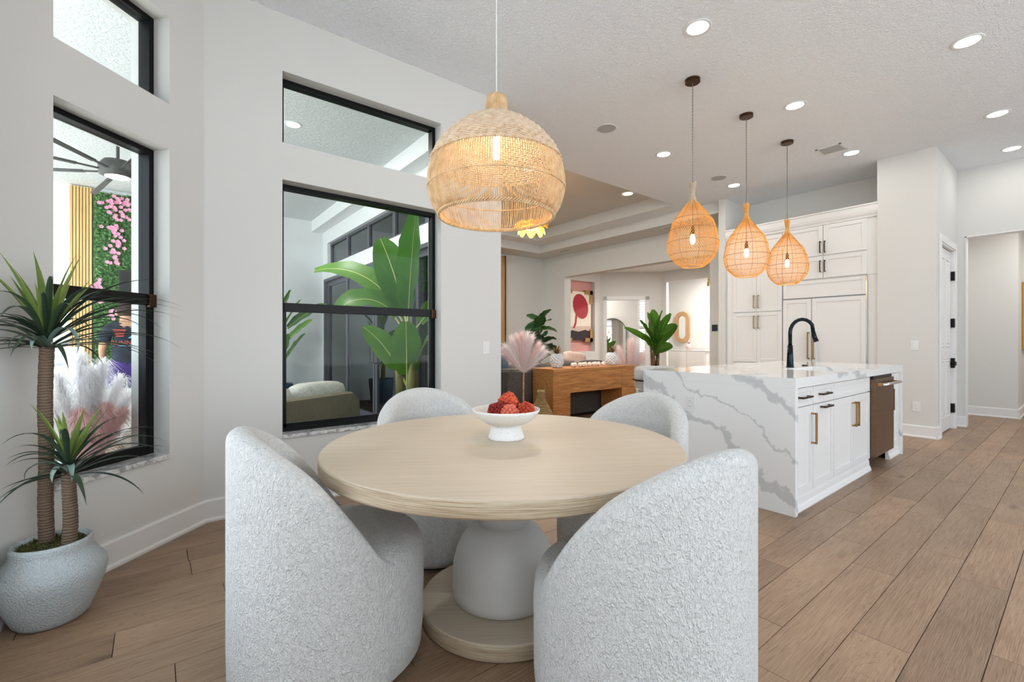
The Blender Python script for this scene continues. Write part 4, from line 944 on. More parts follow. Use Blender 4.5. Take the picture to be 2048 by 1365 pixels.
# --- leafy plants
def broad_leaf(base, az, el, L, w, droop, curl=.25, segs=9, roll=0.):
    b = MB(); p = Vector(base); side0 = Vector((-math.sin(az), math.cos(az), 0)); rows = []
    for i in range(segs + 1):
        t = i / segs; e = el - droop * t; dv = Vector((math.cos(e) * math.cos(az), math.cos(e) * math.sin(az), math.sin(e))); side = side0 * math.cos(roll) + dv.cross(side0) * math.sin(roll); up = dv.cross(side)
        ww = w * max(.02, max(0, math.sin(PI * min(1, .05 + .93 * t) ** .85)) ** .5)
        wob = .06 * w * math.sin(i * 2.3)
        rows.append([p - side * ww + up * (-ww * curl * -1 + wob), p - side * ww * .5 + up * ww * curl * .35, p, p + side * ww * .5 + up * ww * curl * .35, p + side * ww + up * (ww * curl - wob)])
        p = p + dv * L / segs
    return b.grid(rows), [r[2] for r in rows]
def leaf(parent, mat, base, az, el, L, w, droop, curl=.25, rib=True, ribr=.004, roll=0.):
    b, mid = broad_leaf(base, az, el, L, w, droop, curl, roll=roll); o = b.build('leaf', M[mat], parent, smooth=True)
    if rib: MB().tube(mid, [ribr * (1 - .8 * i / len(mid)) for i in range(len(mid))], 4).build('midrib', M['midrib'], o)
    return o
fg = thing('fiddle_leaf_plant', 'dark green fiddle leaf plant in the living room corner', 'plant', (6.35, 7.15, 0)); rs = random.Random(8)
MB().lathe([(.13, 0), (.17, .03), (.19, .35), (.18, .38), (.165, .37), (.16, .30), (0, .30)], 24).build('pot', M['pot'], fg, smooth=True)
MB().tube([(0, 0, .3), (.02, .01, .8), (-.01, .0, 1.25), (.01, 0, 1.62)], [.016, .013, .01, .006], 8).build('stem', M['stem_brown'], fg)
for i in range(24):
    z = .72 + i * .038; w = i * 2.4 + rs.uniform(-.3, .3); leaf(fg, 'fiddle_leaf', (0, 0, z), w, rs.uniform(.2, .75) + (.4 if i > 19 else 0), rs.uniform(.30, .40), rs.uniform(.12, .155), rs.uniform(.4, 1.0), .25, rib=False, roll=rs.uniform(-.7, .7))
bp = thing('bird_of_paradise', 'tall bird of paradise plant before the foyer opening', 'plant', (8.75, 6.0, 0)); rs = random.Random(21)
MB().lathe([(.16, 0), (.2, .03), (.22, .40), (.2, .42), (.18, .36), (0, .35)], 24).build('pot', M['throw_white'], bp, smooth=True)
for i in range(7):
    w = i * 2.4; MB().tube([(.05 * math.cos(w), .05 * math.sin(w), .35), (.07 * math.cos(w), .07 * math.sin(w), .75), (.10 * math.cos(w), .10 * math.sin(w), 1.1)], [.035, .028, .012], 8).build('stem', M['stem_brown'], bp, smooth=True)
def toward(r_, f_=0.): x, y = rel(r_, f_); return math.atan2(y, x)
for rx, el, z0, L, lw, dr in ((-.06, 1.45, 1.15, .82, .11, .15), (.12, 1.38, 1.15, .80, .12, .1), (-.5, .95, 1.05, .85, .11, .25), (.9, .85, 1.1, .78, .11, .35), (.5, 1.15, 1.15, .80, .10, .2), (.35, 1.25, .85, .55, .10, .2), (-.7, .95, .9, .60, .10, .3), (-.25, 1.3, 1.2, .72, .10, .1), (-1., .62, 1.1, .85, .06, .2), (1., .5, .95, .5, .09, .5)):
    az = toward(rx if abs(rx) > .3 else rx * 4, -.35 if abs(rx) < .8 else .2); leaf(bp, 'banana_leaf', (0, 0, z0), az, el, L * .9, lw * 1.4, dr, .22, roll=math.copysign(1.0 if abs(rx) > .3 else .15, rx))
# --- petal ceiling lamp under the tray
fx, fy, fz = 4.75, 5.55, 3.00
pt = thing('petal_chandelier', 'gold petal flush ceiling lamp in the living room, below the pendant rim', 'lamp', (fx, fy, 0)); rs = random.Random(2)
MB().lathe([(.0, 3.71), (.07, 3.71), (.07, 3.74)], 24).build('ceiling_plate', M['brass'], pt); MB().cyl((0, 0, 3.10), (0, 0, 3.72), .010, n=8).build('rod', M['brass'], pt)
for k in range(16):
    w = 2 * PI * k / 16 + .1; el = .25 if k % 2 else -.35
    b, _ = broad_leaf((.03 * math.cos(w), .03 * math.sin(w), 3.05), w, el, .26, .085, .9, .35); b.build('petal', M['petal_gold'], pt, smooth=True)
for k in range(4): w = PI / 2 * k; MB().sphere((.08 * math.cos(w), .08 * math.sin(w), 3.0), .028, 10, 8).build('bulb', M['bulb'], pt, smooth=True)
light('petal_light', 'POINT', 24, (1, .88, .70), pt, (0, 0, 2.93), .1)
# --- slatted wood feature on the living wall
fe = thing('slat_feature', 'dark brown wood slat feature on the living room wall beside the wall end', 'wall panel', (0, 0, 0))
MB().box(3.2, 6.82, 8.975, 8.998, .0, 3.28).build('backing_board', M['wood_brown'], fe)
for k in range(62):
    x = 3.22 + k * .058; MB().box(x, x + .030, 8.95, 8.976, .02, 3.27).build('slat', M['slat_wood'], fe)
MB().box(6.785, 6.825, 8.935, 8.998, 0, 3.285).build('edge_trim', M['wood_brown'], fe)
# --- niche artwork: generic red form on cream, acrylic with brass corners
ar = thing('framed_artwork', 'cream acrylic artwork with red form and brass corner brackets in the pink niche', 'artwork', (0, 0, 0)); AX0, AX1, AZ0, AZ1 = 9.38, 10.50, 1.20, 2.66
MB().box(AX0, AX1, 9.475, 9.50, AZ0, AZ1).build('panel', M['art_cream'], ar)
def flat(pts, y, name, mt): n = len(pts); b = MB().add([(x, y, z) for x, z in pts] + [(x, y + .004, z) for x, z in pts], [tuple(range(n)), tuple(reversed(range(n, 2 * n)))] + [(k, (k + 1) % n, n + (k + 1) % n, n + k) for k in range(n)]); b.build(name, M[mt], ar)
cxa = 10.05
flat([(cxa + .30 * math.cos(a) + .14 * math.sin(a), 2.22 + .30 * math.sin(a) - .22 * math.cos(a)) for a in [2 * PI * k / 28 for k in range(28)]], 9.470, 'painted_form', 'art_red')
flat([(9.80, 2.30), (9.86, 2.25), (9.90, 1.95), (9.86, 1.68), (9.78, 1.55), (9.72, 1.57), (9.80, 1.72), (9.83, 1.95)], 9.468, 'painted_form', 'art_red')
flat([(AX0, 1.20), (AX1, 1.20), (AX1, 1.46), (10.25, 1.52), (9.95, 1.46), (9.7, 1.50), (AX0, 1.42)], 9.470, 'painted_ground', 'art_dark')
flat([(AX0, 1.42), (9.7, 1.50), (9.95, 1.46), (10.25, 1.52), (AX1, 1.46), (AX1, 1.64), (AX0, 1.60)], 9.4715, 'painted_ground', 'art_sand')
for x, sx in ((AX0, 1), (AX1, -1)):
    for z, sz in ((AZ0, 1), (AZ1, -1)):
        b = MB(); a0, a1 = sorted((x - sx * .05, x + sx * .28)); c0, c1 = sorted((z - sz * .05, z + sz * .07)); b.box(a0, a1, 9.44, 9.51, c0, c1); a0, a1 = sorted((x - sx * .05, x + sx * .07)); c0, c1 = sorted((z - sz * .05, z + sz * .34)); b.box(a0, a1, 9.44, 9.51, c0, c1); b.build('corner_bracket', M['brass'], ar)
# --- foyer details
D45 = Vector((.70711, -.70711, 0)); O45 = Vector((10.85, 9.4, 0))
def on45(s, t, z): p = O45 + D45 * s - Vector((.70711, .70711, 0)) * t; return (p.x, p.y, z)
def bar45(b, s0, s1, z0, z1, t0, t1): b.add([on45(s, t, z) for z in (z0, z1) for s, t in ((s0, t0), (s1, t0), (s1, t1), (s0, t1))], [(0, 3, 2, 1), (4, 5, 6, 7), (0, 1, 5, 4), (1, 2, 6, 5), (2, 3, 7, 6), (3, 0, 4, 7)])
b = MB(); bar45(b, .09, .20, 0, 2.55, -.01, .02); bar45(b, 1.36, 1.47, 0, 2.55, -.01, .02); bar45(b, .09, 1.47, 2.44, 2.56, -.01, .02)
struct(b.build('trim_2', M['trim']), 'white casing around the study door opening', 'trim')
# leaning arched mirror in the study
def stN(s, t, z): d = Vector((.70711, -.70711, 0)); p = Vector((12.0, 12.3, 0)) + d * s - Vector((.70711, .70711, 0)) * t; return (p.x, p.y, z)
mr = thing('arched_mirror', 'tall arched mirror with thin black frame leaning in the study', 'mirror', (0, 0, 0))
def arch(w, h, t): return [(-w, .02), (w, .02), (w, h - w)] + [(w * math.cos(PI * k / 16), h - w + w * math.sin(PI * k / 16)) for k in range(1, 16)] + [(-w, h - w)]
def stand(pts, s0, t0, t1, name, mt): n = len(pts); f = lambda t: [stN(s0 + x, t - .06 * z / 2.0, z) for x, z in pts]; b = MB().add(f(t0) + f(t1), [tuple(range(n)), tuple(reversed(range(n, 2 * n)))] + [(k, (k + 1) % n, n + (k + 1) % n, n + k) for k in range(n)]); b.build(name, M[mt], mr)
stand(arch(.50, 2.02, 0), 1.88, .14, .11, 'frame', 'black_frame'); stand(arch(.48, 2.0, 0), 1.88, .146, .14, 'glass', 'mirror')
wn = thing('window_5', 'shuttered white window in the study beyond the foyer', 'window', kind='structure')
def stbar(b, s0, s1, z0, z1, t0, t1): b.add([stN(s, t, z) for z in (z0, z1) for s, t in ((s0, t0), (s1, t0), (s1, t1), (s0, t1))], [(0, 3, 2, 1), (4, 5, 6, 7), (0, 1, 5, 4), (1, 2, 6, 5), (2, 3, 7, 6), (3, 0, 4, 7)])
b = MB(); stbar(b, 2.79, 2.87, .7, 2.75, -.06, .02); stbar(b, 3.84, 3.92, .7, 2.75, -.06, .02); stbar(b, 2.79, 3.92, 2.68, 2.75, -.06, .02); stbar(b, 2.79, 3.92, .7, .78, -.06, .02); stbar(b, 2.79, 3.92, 1.66, 1.74, -.06, .02); b.build('shutter_frame', M['shutter'], wn)
for k in range(19):
    z = .82 + k * .1
    if abs(z - 1.70) < .06: continue
    MB().add([stN(2.87, -.05, z + .03), stN(3.84, -.05, z + .03), stN(3.84, .01, z - .01), stN(2.87, .01, z - .01), stN(2.87, -.05, z + .04), stN(3.84, -.05, z + .04), stN(3.84, .01, z), stN(2.87, .01, z)], [(0, 3, 2, 1), (4, 5, 6, 7), (0, 1, 5, 4), (1, 2, 6, 5), (2, 3, 7, 6), (3, 0, 4, 7)]).build('louver', M['shutter'], wn)
ow = thing('oval_mirror', 'oval rattan framed mirror on the bright entry wall', 'mirror', (14.19, 8.65, 1.645), 0)
def oval(r, h, n=16): return [(r * math.cos(PI * k / n), h + r * math.sin(PI * k / n)) for k in range(n + 1)] + [(-r * math.cos(PI * k / n), -h - r * math.sin(PI * k / n)) for k in range(n + 1)]
po, pi_ = oval(.285, .26), oval(.145, .25); n = len(po)
b = MB(); b.add([(0, y, z) for y, z in po] + [(-.05, y * .97, z * .98) for y, z in po] + [(-.05, y, z) for y, z in pi_] + [(0, y, z) for y, z in pi_], [(q * n + k, q * n + (k + 1) % n, (q + 1) * n + (k + 1) % n, (q + 1) * n + k) for q in range(3) for k in range(n)]); b.build('rattan_frame', M['rframe'], ow)
MB().add([(-.012, y, z) for y, z in pi_], [tuple(range(n))]).build('glass', M['mirror'], ow)
ds = thing('white_dresser', 'white dresser with fluted door under the oval mirror', 'dresser', (13.55, 7.45, 0)); MB().box(0, .5, .0, 1.32, .12, .86).build('body', M['dresser_white'], ds, bevel=.004); MB().box(-.02, .52, -.02, 1.34, .86, .885).build('top', M['dresser_white'], ds)
for y0 in (.02, .66):
    MB().box(-.018, 0, y0, y0 + .62, .15, .84).build('door', M['dresser_white'], ds, bevel=.004)
for x, y in ((.04, .04), (.46, .04), (.04, 1.28), (.46, 1.28)): MB().cyl((x, y, 0), (x, y, .12), .02, n=8).build('leg', M['brass'], ds)
pk = thing('pink_pineapple', 'small pink pineapple figurine on the white dresser', 'figurine', (13.72, 8.14, .885)); MB().lathe([(.05, 0), (.085, .04), (.09, .10), (.07, .17), (.03, .20)], 16).build('body', M['pine_pink'], pk, smooth=True)
for k in range(9): blade((0, 0, .19), k * 2.4, 1.2 - .05 * k, .16, .5, .02, 5).build('leaf', M['pine_pink'], pk)
tag(MB().box(-.012, 0, -.055, .055, -.06, .06).build('thermostat', M['thermo'], None, bevel=.01, loc=(8.08, 4.27, 1.42)), 'dark glossy thermostat on the wall left of the tall cabinets', 'thermostat')
sc = thing('wall_sconce', 'small brass wall sconce at the entry opening', 'sconce', (12.17, 6.56, 2.86)); MB().box(-.02, 0, -.05, .05, -.1, .1).build('plate', M['brass'], sc); MB().tube([(0, 0, 0), (-.12, 0, .04), (-.12, 0, -.05)], .015, 8).build('arm', M['brass'], sc); MB().cyl((-.12, 0, -.05), (-.12, 0, -.16), .03, n=12).build('shade', M['brass'], sc)
# picture in the hall recess
pc = thing('framed_picture', 'gold framed picture on the hallway recess wall', 'picture', (0, 0, 0)); MB().box(10.85, 11.75, .645, .689, 1.05, 2.12).build('frame', M['frame_gold'], pc, bevel=.004); MB().box(10.90, 11.70, .640, .650, 1.10, 2.07).build('canvas', M['canvas_tan'], pc)
# lamps added to brighten the rooms beyond (in their ceilings, out of view)
for x, y, z, lab in ((9.9, 7.2, 3.3, 'unseen fill light added in the foyer ceiling'), (13.2, 6.9, 3.3, 'unseen fill light added in the entry ceiling'), (12.0, 10.6, 3.3, 'unseen fill light added in the study ceiling'), (9.6, .1, 3.05, 'unseen fill light added in the hallway ceiling'), (11.5, -.4, 3.05, 'unseen fill light added in the hallway recess ceiling'),
                     (4.4, 7.3, 3.74, 'unseen fill light added in the tray ceiling near the far sofa'), (4.4, 5.2, 3.74, 'unseen fill light added in the tray ceiling near the console')):
    can(x, y, z, lab, w=ROOM_W * (2.2 if 'entry' in lab else .35 if 'hall' in lab else 1))

# ================================================================== PATIO
struct(MB().box(-9, 2.5, 3.0, 9.3, -.10, -.012).build('floor_patio', M['paver']), 'pale paved patio floor outside the windows', 'floor')
struct(panel('wall_patio', (-6.0, 9.0), (1, 0), 8.51, -.02, 3.42, (0, .25), m='stucco_s'), 'white stucco patio wall behind the hedge panel', 'wall')
pcb = MB(); pq = [(2.5, 3.805), (.05, 3.805), (-.70, 3.02), (-.785, 2.9), (-.785, -4), (-2.3, -4), (-2.3, 9.2), (2.5, 9.2)]; nq = len(pq)  # strip along the west wall: unseen eave added to block the sun
pcb.add([(x, y, 3.42) for x, y in pq] + [(x, y, 3.5) for x, y in pq], [tuple(range(nq)), tuple(reversed(range(nq, 2 * nq)))] + [(k, nq + k, nq + (k + 1) % nq, (k + 1) % nq) for k in range(nq)])
pc_ = struct(pcb.build('ceiling_patio', M['stucco']), 'rough white stucco patio ceiling', 'ceiling')
MB().box(2.30, 2.5, 3.81, 9.0, 3.22, 3.42).build('header_beam', M['stucco_s'], pc_)
MB().box(-.62, -.60, 3.9, 6.6, 3.413, 3.42).build('ceiling_joint', M['vent_dark'], pc_)
o = thing('recessed_light', 'recessed light in the patio ceiling seen through the wide transom', 'light', (1.12, 5.1, 3.42), group='recessed ceiling lights')
MB().lathe([(.062, -.002), (.07, -.006), (.086, -.004), (.09, 0)], 32).build('trim_ring', M['plate_white'], o, smooth=True); MB().lathe([(0, -.0035), (.064, -.0035)], 32, caps=False).build('lens', M['lens'], o); light('can_light', 'AREA', 14, (1, .95, .88), o, (0, 0, -.012), .13)
# --- sliding doors + transoms
def slider_frame(b, y0, y1, z0, z1, e, x0, x1):
    b.box(x0, x1, y0, y0 + e, z0, z1); b.box(x0, x1, y1 - e, y1, z0, z1); b.box(x0, x1, y0 + e, y1 - e, z0, z0 + e); b.box(x0, x1, y0 + e, y1 - e, z1 - e, z1)
sl = thing('door_2', 'dark framed glass sliding doors from the living room to the patio', 'door', kind='structure')
b = MB(); slider_frame(b, 3.90, 8.94, 0, 2.335, .05, 2.50, 2.60); b.build('outer_frame', M['slider_frame'], sl)
ys = [3.95, 5.20, 6.42, 7.68, 8.89]
for i in range(4):
    x0 = 2.51 if i in (1, 2) else 2.555
    b = MB(); slider_frame(b, ys[i], ys[i + 1] + .02, .03, 2.29, .085, x0, x0 + .04); lf = b.build('leaf_frame', M['slider_frame'], sl)
    MB().box(x0 + .015, x0 + .022, ys[i] + .08, ys[i + 1] - .06, .11, 2.21).build('pane', M['tglass'], lf)
for y in (6.36, 6.50):
    h = MB(); h.tube([(2.51, y, .86), (2.46, y, .86), (2.46, y, 1.12), (2.51, y, 1.12)], .010, 6); h.build('handle', M['black_metal'], sl)
tw = thing('window_6', 'row of dark tinted transom windows above the sliding doors', 'window', kind='structure')
tys = [3.92, 4.9, 5.85, 6.8, 7.75, 8.68]
for i in range(5):
    b = MB(); slider_frame(b, tys[i], tys[i + 1], 2.565, 2.975, .04, 2.55, 2.61); f = b.build('frame', M['slider_frame'], tw); MB().box(2.575, 2.581, tys[i] + .03, tys[i + 1] - .03, 2.6, 2.94).build('pane', M['tglass'], f)
# --- wicker sofa under the windows
ws = thing('wicker_sofa', 'grey-brown wicker patio sofa with pale cushions seen through the wide window', 'sofa', (.765, 4.262, 0), math.atan2(.892, 1.779))
b = MB(); n = 26; rows = []
for x in [-1.0 + 2.0 * i / n for i in range(n + 1)]:
    k = .5 - .5 * math.cos(min(1, (1 - abs(x)) / .10) * PI) if abs(x) > .9 else 1; z1 = .60 + .07 * k
    rows.append([(x, -.02, .05), (x, -.035, .35), (x, -.02, z1 - .02), (x, .02, z1), (x, .08, z1 - .02), (x, .09, .3), (x, .09, .05)])
b.grid(rows); b.quad(*rows[0]); b.quad(*reversed(rows[-1])); b.build('wicker_back', M['wicker'], ws)
for x0 in (-1.06, .94):
    b = MB(); soft_box(b, x0, x0 + .12, .0, .85, .04, .52); b.build('wicker_arm', M['wicker'], ws, smooth=True)
MB().box(-.95, .95, .06, .85, .08, .30).build('wicker_base', M['wicker'], ws, bevel=.02)
for x0 in (-.94, -.30, .34):
    b = MB(); soft_box(b, x0, x0 + .62, .08, .30, .36, .775); b.build('back_cushion', M['cushion_outdoor'], ws, smooth=True)
    b = MB(); soft_box(b, x0, x0 + .62, .22, .86, .29, .45); b.build('seat_cushion', M['cushion_outdoor'], ws, smooth=True)
# --- banana plants
def banana(name_lab, loc, potmat, leaves, stems, h, seed, rz=0):
    p = thing('banana_plant', name_lab, 'plant', loc, rz); rs = random.Random(seed)
    MB().lathe([(.15, 0), (.20, .02), (.24, .44), (.23, .46), (.21, .44), (.20, .38), (0, .37)], 24).build('pot', M[potmat], p, smooth=True)
    for k in range(stems):
        w = k * 2.4; x, y = .07 * math.cos(w), .07 * math.sin(w); MB().tube([(x, y, .35), (x * 1.3, y * 1.3, .35 + (h - .35) * .6), (x * .6, y * .6, h)], [.045, .038, .018], 10).build('stem', M['banana_stem'], p, smooth=True)
    for (az, el, z0, L, w, dr) in leaves:
        st_ = .22; e0 = el; bx_, by_, bz_ = st_ * math.cos(e0) * math.cos(az), st_ * math.cos(e0) * math.sin(az), z0 + st_ * math.sin(e0)
        lat = math.cos(az - (YAW - PI / 2)); lf = leaf(p, 'banana_leaf', (bx_, by_, bz_), az, el, L, w, dr, .2, ribr=.007, roll=.75 * lat); MB().tube([(0, 0, z0), (bx_, by_, bz_)], [.014, .008], 6).build('stalk', M['midrib'], p)
    return p
T_ = toward
banana('large banana plant outside the wide window, against the sliding doors', (2.12, 4.52, 0), 'blue_pot',
       ((T_(.25, -.3), 1.45, 1.30, 1.05, .20, .10), (T_(-.3, .2), 1.25, 1.35, .85, .20, .25), (T_(-1, .15), 1.05, 1.30, 1.15, .15, 1.35), (T_(-.6, -.35), .95, 1.25, .70, .17, 2.0), (T_(.2, -1), 1.2, .62, .62, .16, .25), (T_(-.75, .3), 1.0, .70, .65, .14, .5), (T_(.9, .1), .9, 1.2, .7, .16, .9), (T_(.8, -.5), 1.1, .7, .6, .10, .4)), 3, 1.35, 5)
banana('smaller banana plant in a blue pot by the patio wall', (1.62, 8.45, 0), 'blue_pot',
       ((T_(-.2, -.3), 1.45, 1.35, .75, .16, .1), (T_(.7, .1), .75, 1.25, .75, .13, .4), (T_(.9, -.3), 1.0, 1.2, .60, .14, .2), (T_(.8, -.1), .8, 1.0, .60, .12, .3), (T_(.5, -.6), .9, .7, .60, .15, .3), (T_(.9, -.2), .95, .65, .62, .13, .2), (T_(-.8, -.1), .8, .9, .6, .13, .5), (T_(.3, -.2), 1.2, 1.3, .6, .12, .4)), 2, 1.3, 6)
# --- hedge panel with flowers, slat screen
sc_ = thing('slat_screen', 'honey wood slat screen on the white patio wall', 'screen', (0, 0, 0)); MB().box(-.955, -.715, 8.985, 8.998, .35, 3.40).build('backing_board', M['wood_brown'], sc_)
for k in range(7): MB().box(-.953 + k * .0343, -.953 + k * .0343 + .026, 8.95, 8.986, .35, 3.40).build('slat', M['slat_wood'], sc_)
hg = thing('hedge_panel', 'green artificial hedge wall panel with pink blossoms on the patio wall', 'hedge', (0, 0, 0)); MB().box(-.71, .75, 8.97, 8.998, .86, 3.36).build('panel_back', M['hedge_leaf'], hg)
rs = random.Random(17); b = MB()
for k in range(9000):
    x, z = rs.uniform(-.69, .75), rs.uniform(.88, 3.36); a, e = rs.uniform(0, 2 * PI), rs.uniform(-.6, .6); l, w = rs.uniform(.018, .034), rs.uniform(.008, .014)
    u = Vector((math.cos(a), -.5 + e * .3, math.sin(a))).normalized() * l; v_ = u.cross(Vector((0, 1, .2))).normalized() * w; p = Vector((x, 8.955 + rs.uniform(-.03, .01), z)); b.add([p - u, p + v_, p + u, p - v_], [(0, 1, 2, 3)])
o = b.build('foliage', M['hedge_leaf'], hg); o['kind'] = 'stuff'
def blossom(parent, x, z, r, n):
    b = MB(); rs = random.Random(int(x * 1000 + z * 77))
    for k in range(n):
        c = Vector((x + rs.gauss(0, r), 8.90 + rs.uniform(-.03, .03), z + rs.gauss(0, r)))
        for j in range(5):
            w = 2 * PI * j / 5 + k; u = Vector((math.cos(w), -.3, math.sin(w))) * .030; s_ = Vector((-math.sin(w), 0, math.cos(w))) * .013; b.add([c, c + u * .6 + s_, c + u, c + u * .6 - s_], [(0, 1, 2, 3)])
    b.build('blossom_cluster', M['flower_pink'], parent)
for x, z, r, n in ((-.50, 3.22, .06, 14), (-.36, 3.22, .06, 14), (-.46, 3.02, .05, 10), (-.26, 3.15, .05, 10), (-.47, 2.80, .055, 14), (-.44, 2.58, .06, 16), (-.50, 2.35, .04, 8), (-.66, 1.95, .06, 14), (-.62, 1.82, .04, 8), (-.47, 1.60, .05, 10), (-.22, 2.95, .05, 10)): blossom(hg, x, z, r, n)
tvs = thing('outdoor_screen', 'dark wall mounted outdoor screen in front of the hedge panel', 'television', (0, 0, 0)); MB().box(-.42, .70, 8.76, 8.82, 1.58, 2.22).build('bezel', M['tv_dark'], tvs, bevel=.006); MB().box(-.40, .68, 8.755, 8.762, 1.60, 2.20).build('screen', M['black_metal'], tvs); MB().box(.05, .25, 8.82, 8.97, 1.75, 2.05).build('bracket', M['black_metal'], tvs)
# --- ceiling fan
fn = thing('ceiling_fan', 'dark patio ceiling fan with thin blades and lit disc', 'fan', (-.29, 5.95, 0), .25)
MB().lathe([(.075, 3.36), (.08, 3.42)], 24).build('canopy', M['fan_dark'], fn); MB().cyl((0, 0, 2.95), (0, 0, 3.40), .014, n=10).build('downrod', M['fan_dark'], fn)
MB().lathe([(.10, 2.80), (.145, 2.815), (.15, 2.90), (.11, 2.955), (.03, 2.97)], 32).build('motor', M['fan_dark'], fn, smooth=True); MB().lathe([(0, 2.795), (.085, 2.795), (.10, 2.80)], 28).build('light_disc', M['lens'], fn)
for k in range(8):
    w = 2 * PI * k / 8; b = MB(); b.box(.13, .42, -.012, .012, 2.845, 2.857); b.add([(.30, -.02, 2.842), (1.05, -.026, 2.838), (1.05, .026, 2.850), (.30, .02, 2.852), (.30, -.02, 2.848), (1.05, -.026, 2.846), (1.05, .026, 2.858), (.30, .02, 2.860)], [(0, 3, 2, 1), (4, 5, 6, 7), (0, 1, 5, 4), (1, 2, 6, 5), (2, 3, 7, 6), (3, 0, 4, 7)])
    b.xform(Matrix.Rotation(w, 4, 'Z')).build('blade', M['fan_dark'], fn)
# --- white and pink pampas outside the narrow window
pw = thing('pampas_planter', 'big white and pink pampas plumes outside the narrow window', 'plant', (-.315, 3.525, 0))
MB().lathe([(.08, 0), (.11, .02), (.12, .50), (.10, .52)], 20).build('planter', M['pot'], pw, smooth=True)
for i, (rx, rz, mt, dz) in enumerate(((-.02, .60, 'plume_white', 0), (.10, .56, 'plume_white', 0), (.19, .46, 'plume_white', 0), (-.13, .50, 'plume_white', 0), (-.20, .42, 'plume_white', 0), (.24, .36, 'plume_white', 0), (.05, .36, 'plume_rose', -.05), (-.08, .34, 'plume_rose', -.05), (.14, .32, 'plume_rose', -.05), (.04, .52, 'plume_white', 0))):
    fr_ = .07 if mt == 'plume_rose' else 0; mt = 'plume_blush' if fr_ else mt; vx, vy = LD[0] * -rx + LN[0] * fr_, LD[1] * -rx + LN[1] * fr_; plume(pw, (0, 0, .42), (vx, vy, .46 + rz + dz), .17, 1500, mt, 80 + i, .9, wid=.0012)
# --- small white sign board on the patio bar
sg = thing('bar_counter', 'white patio bar counter by the hedge wall', 'counter', (0, 0, 0)); MB().box(-1.9, .7, 8.45, 8.93, 0, .80).build('body', M['stucco_s'], sg); MB().box(-1.94, .74, 8.42, 8.95, .80, .84).build('top', M['quartz'], sg)
sb_ = thing('sign_board', 'small white sign standing on the patio bar', 'sign', (-.86, 8.47, .84)); MB().box(-.10, .10, 0, .02, 0, .26).build('board', M['plate_white'], sb_); MB().box(-.06, .08, .02, .08, 0, .02).build('foot', M['plate_white'], sb_)
# --- person at the bar, back to the window
def skinned(name, joints, bones, mat, parent=None, root=0, sub=2):
    me = bpy.data.meshes.new(name); me.from_pydata([j[:3] for j in joints], bones, []); o = bpy.data.objects.new(name, me); COL.objects.link(o); o.parent = parent
    o.modifiers.new('skin', 'SKIN').use_smooth_shade = True
    if not me.skin_vertices: 
        bpy.context.view_layer.objects.active = o
        with bpy.context.temp_override(object=o, active_object=o): bpy.ops.mesh.customdata_skin_add()
    for i, j in enumerate(joints):
        rx = j[3]; ry = j[4] if len(j) > 4 else rx; me.skin_vertices[0].data[i].radius = (rx, ry)
        me.skin_vertices[0].data[i].use_root = i == root
    sd = o.modifiers.new('subdivision', 'SUBSURF'); sd.levels = sub; sd.render_levels = sub; me.materials.append(M[mat]); return o
ps = thing('person', 'person in navy printed t-shirt standing with back turned at the patio bar', 'person', (-.30, 8.06, -.012), R(6))
J = [(0, 0, .95, .15, .11), (0, 0, 1.12, .135, .10), (0, .0, 1.30, .15, .11), (0, .0, 1.40, .09, .08), (0, .03, 1.47, .055), (0, .075, 1.55, .085, .10), (0, .09, 1.62, .080, .095), (0, .08, 1.67, .045),
     (-.17, 0, 1.37, .062), (-.245, .02, 1.12, .047), (-.24, .20, .96, .037), (-.235, .27, .93, .030), (.17, 0, 1.37, .062), (.245, .02, 1.12, .047), (.24, .20, .96, .037), (.235, .27, .93, .030),
     (-.095, 0, .86, .092), (-.10, .01, .48, .062), (-.10, -.01, .08, .045), (-.10, .12, .04, .035), (.095, 0, .86, .092), (.10, .01, .48, .062), (.10, -.01, .08, .045), (.10, .12, .04, .035)]
Bn = [(0, 1), (1, 2), (2, 3), (3, 4), (4, 5), (5, 6), (6, 7), (3, 8), (8, 9), (9, 10), (10, 11), (3, 12), (12, 13), (13, 14), (14, 15), (0, 16), (16, 17), (17, 18), (18, 19), (0, 20), (20, 21), (21, 22), (22, 23)]
body = skinned('body', J, Bn, 'skin', ps)
for sx in (-1, 1):
    for k, (dx, L) in enumerate(((-.026, .055), (-.009, .068), (.009, .070), (.026, .060))):
        skinned('finger', [(sx * .235 + dx, .285, .925, .009), (sx * .235 + dx * 1.2, .285 + L * .55, .920, .008), (sx * .235 + dx * 1.25, .285 + L, .895, .007)], [(0, 1), (1, 2)], 'skin', ps, sub=1)
    skinned('thumb', [(sx * .235 - sx * .03, .265, .925, .010), (sx * .235 - sx * .055, .295, .915, .009), (sx * .235 - sx * .06, .325, .90, .008)], [(0, 1), (1, 2)], 'skin', ps, sub=1)
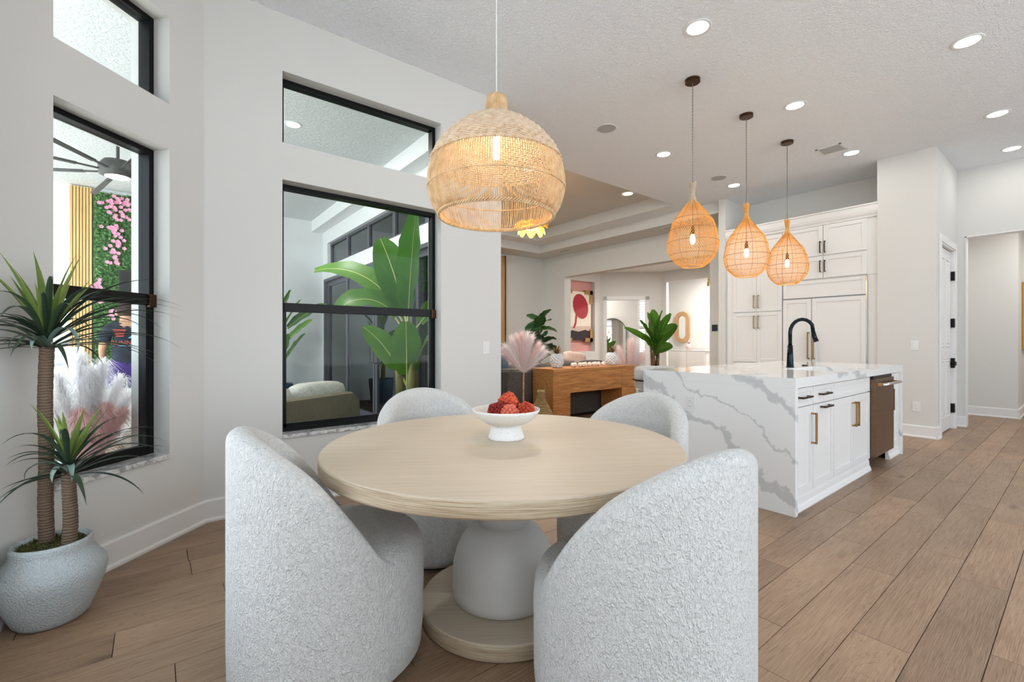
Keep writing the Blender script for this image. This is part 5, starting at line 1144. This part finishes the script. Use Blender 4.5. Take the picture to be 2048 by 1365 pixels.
skinned('t_shirt', [(0, 0, .76, .195, .145), (0, 0, .96, .180, .132), (0, 0, 1.15, .160, .120), (0, 0, 1.30, .172, .128), (0, .0, 1.40, .10, .088), (0, .015, 1.435, .066, .062), (-.175, 0, 1.365, .086), (-.225, .01, 1.235, .080), (-.238, .015, 1.17, .078), (.175, 0, 1.365, .086), (.225, .01, 1.235, .080), (.238, .015, 1.17, .078)], [(0, 1), (1, 2), (2, 3), (3, 4), (4, 5), (4, 6), (6, 7), (7, 8), (4, 9), (9, 10), (10, 11)], 'tee_navy', ps)
skinned('shorts', [(0, 0, 1.0, .185, .14), (0, 0, .85, .19, .145), (-.10, 0, .78, .112), (-.105, .005, .52, .105), (.10, 0, .78, .112), (.105, .005, .52, .105)], [(0, 1), (1, 2), (2, 3), (1, 4), (4, 5)], 'shorts_purple', ps)
b = MB(); b.sphere((0, .062, 1.605), .104, 20, 14, 1.08); b.build('hair', M['hair_brown'], ps, smooth=True)
for sx in (-1, 1): MB().sphere((sx * .098, .085, 1.565), .022, 8, 6, 1.5).build('ear', M['skin'], ps, smooth=True)
def shirt_text(txt, z, size, mt, y=-.152):
    c = bpy.data.curves.new('shirt_print', 'FONT'); c.body = txt; c.size = size; c.align_x = 'CENTER'; c.extrude = .001; c.materials.append(M[mt]); tmp = bpy.data.objects.new('shirt_print', c); me = bpy.data.meshes.new_from_object(tmp); bpy.data.objects.remove(tmp); o = bpy.data.objects.new('shirt_print', me); COL.objects.link(o); o.parent = ps; o.location = (0, y, z); o.rotation_euler = (R(90), 0, 0)
shirt_text('RUNNING', 1.145, .075, 'print_red')
for k in range(5):
    MB().box(-.15 + k * .008, -.02 - k * .006, -.150, -.146, 1.33 - k * .02, 1.343 - k * .02).build('shirt_stripe', M['print_red'], ps)
MB().add([(.0, -.15, 1.23), (.15, -.15, 1.23), (.15, -.15, 1.33), (.08, -.15, 1.30)], [(0, 1, 2, 3)]).build('shirt_patch', M['print_blue'], ps); MB().box(-.16, .16, -.151, -.147, 1.125, 1.132).build('shirt_line', M['print_blue'], ps)
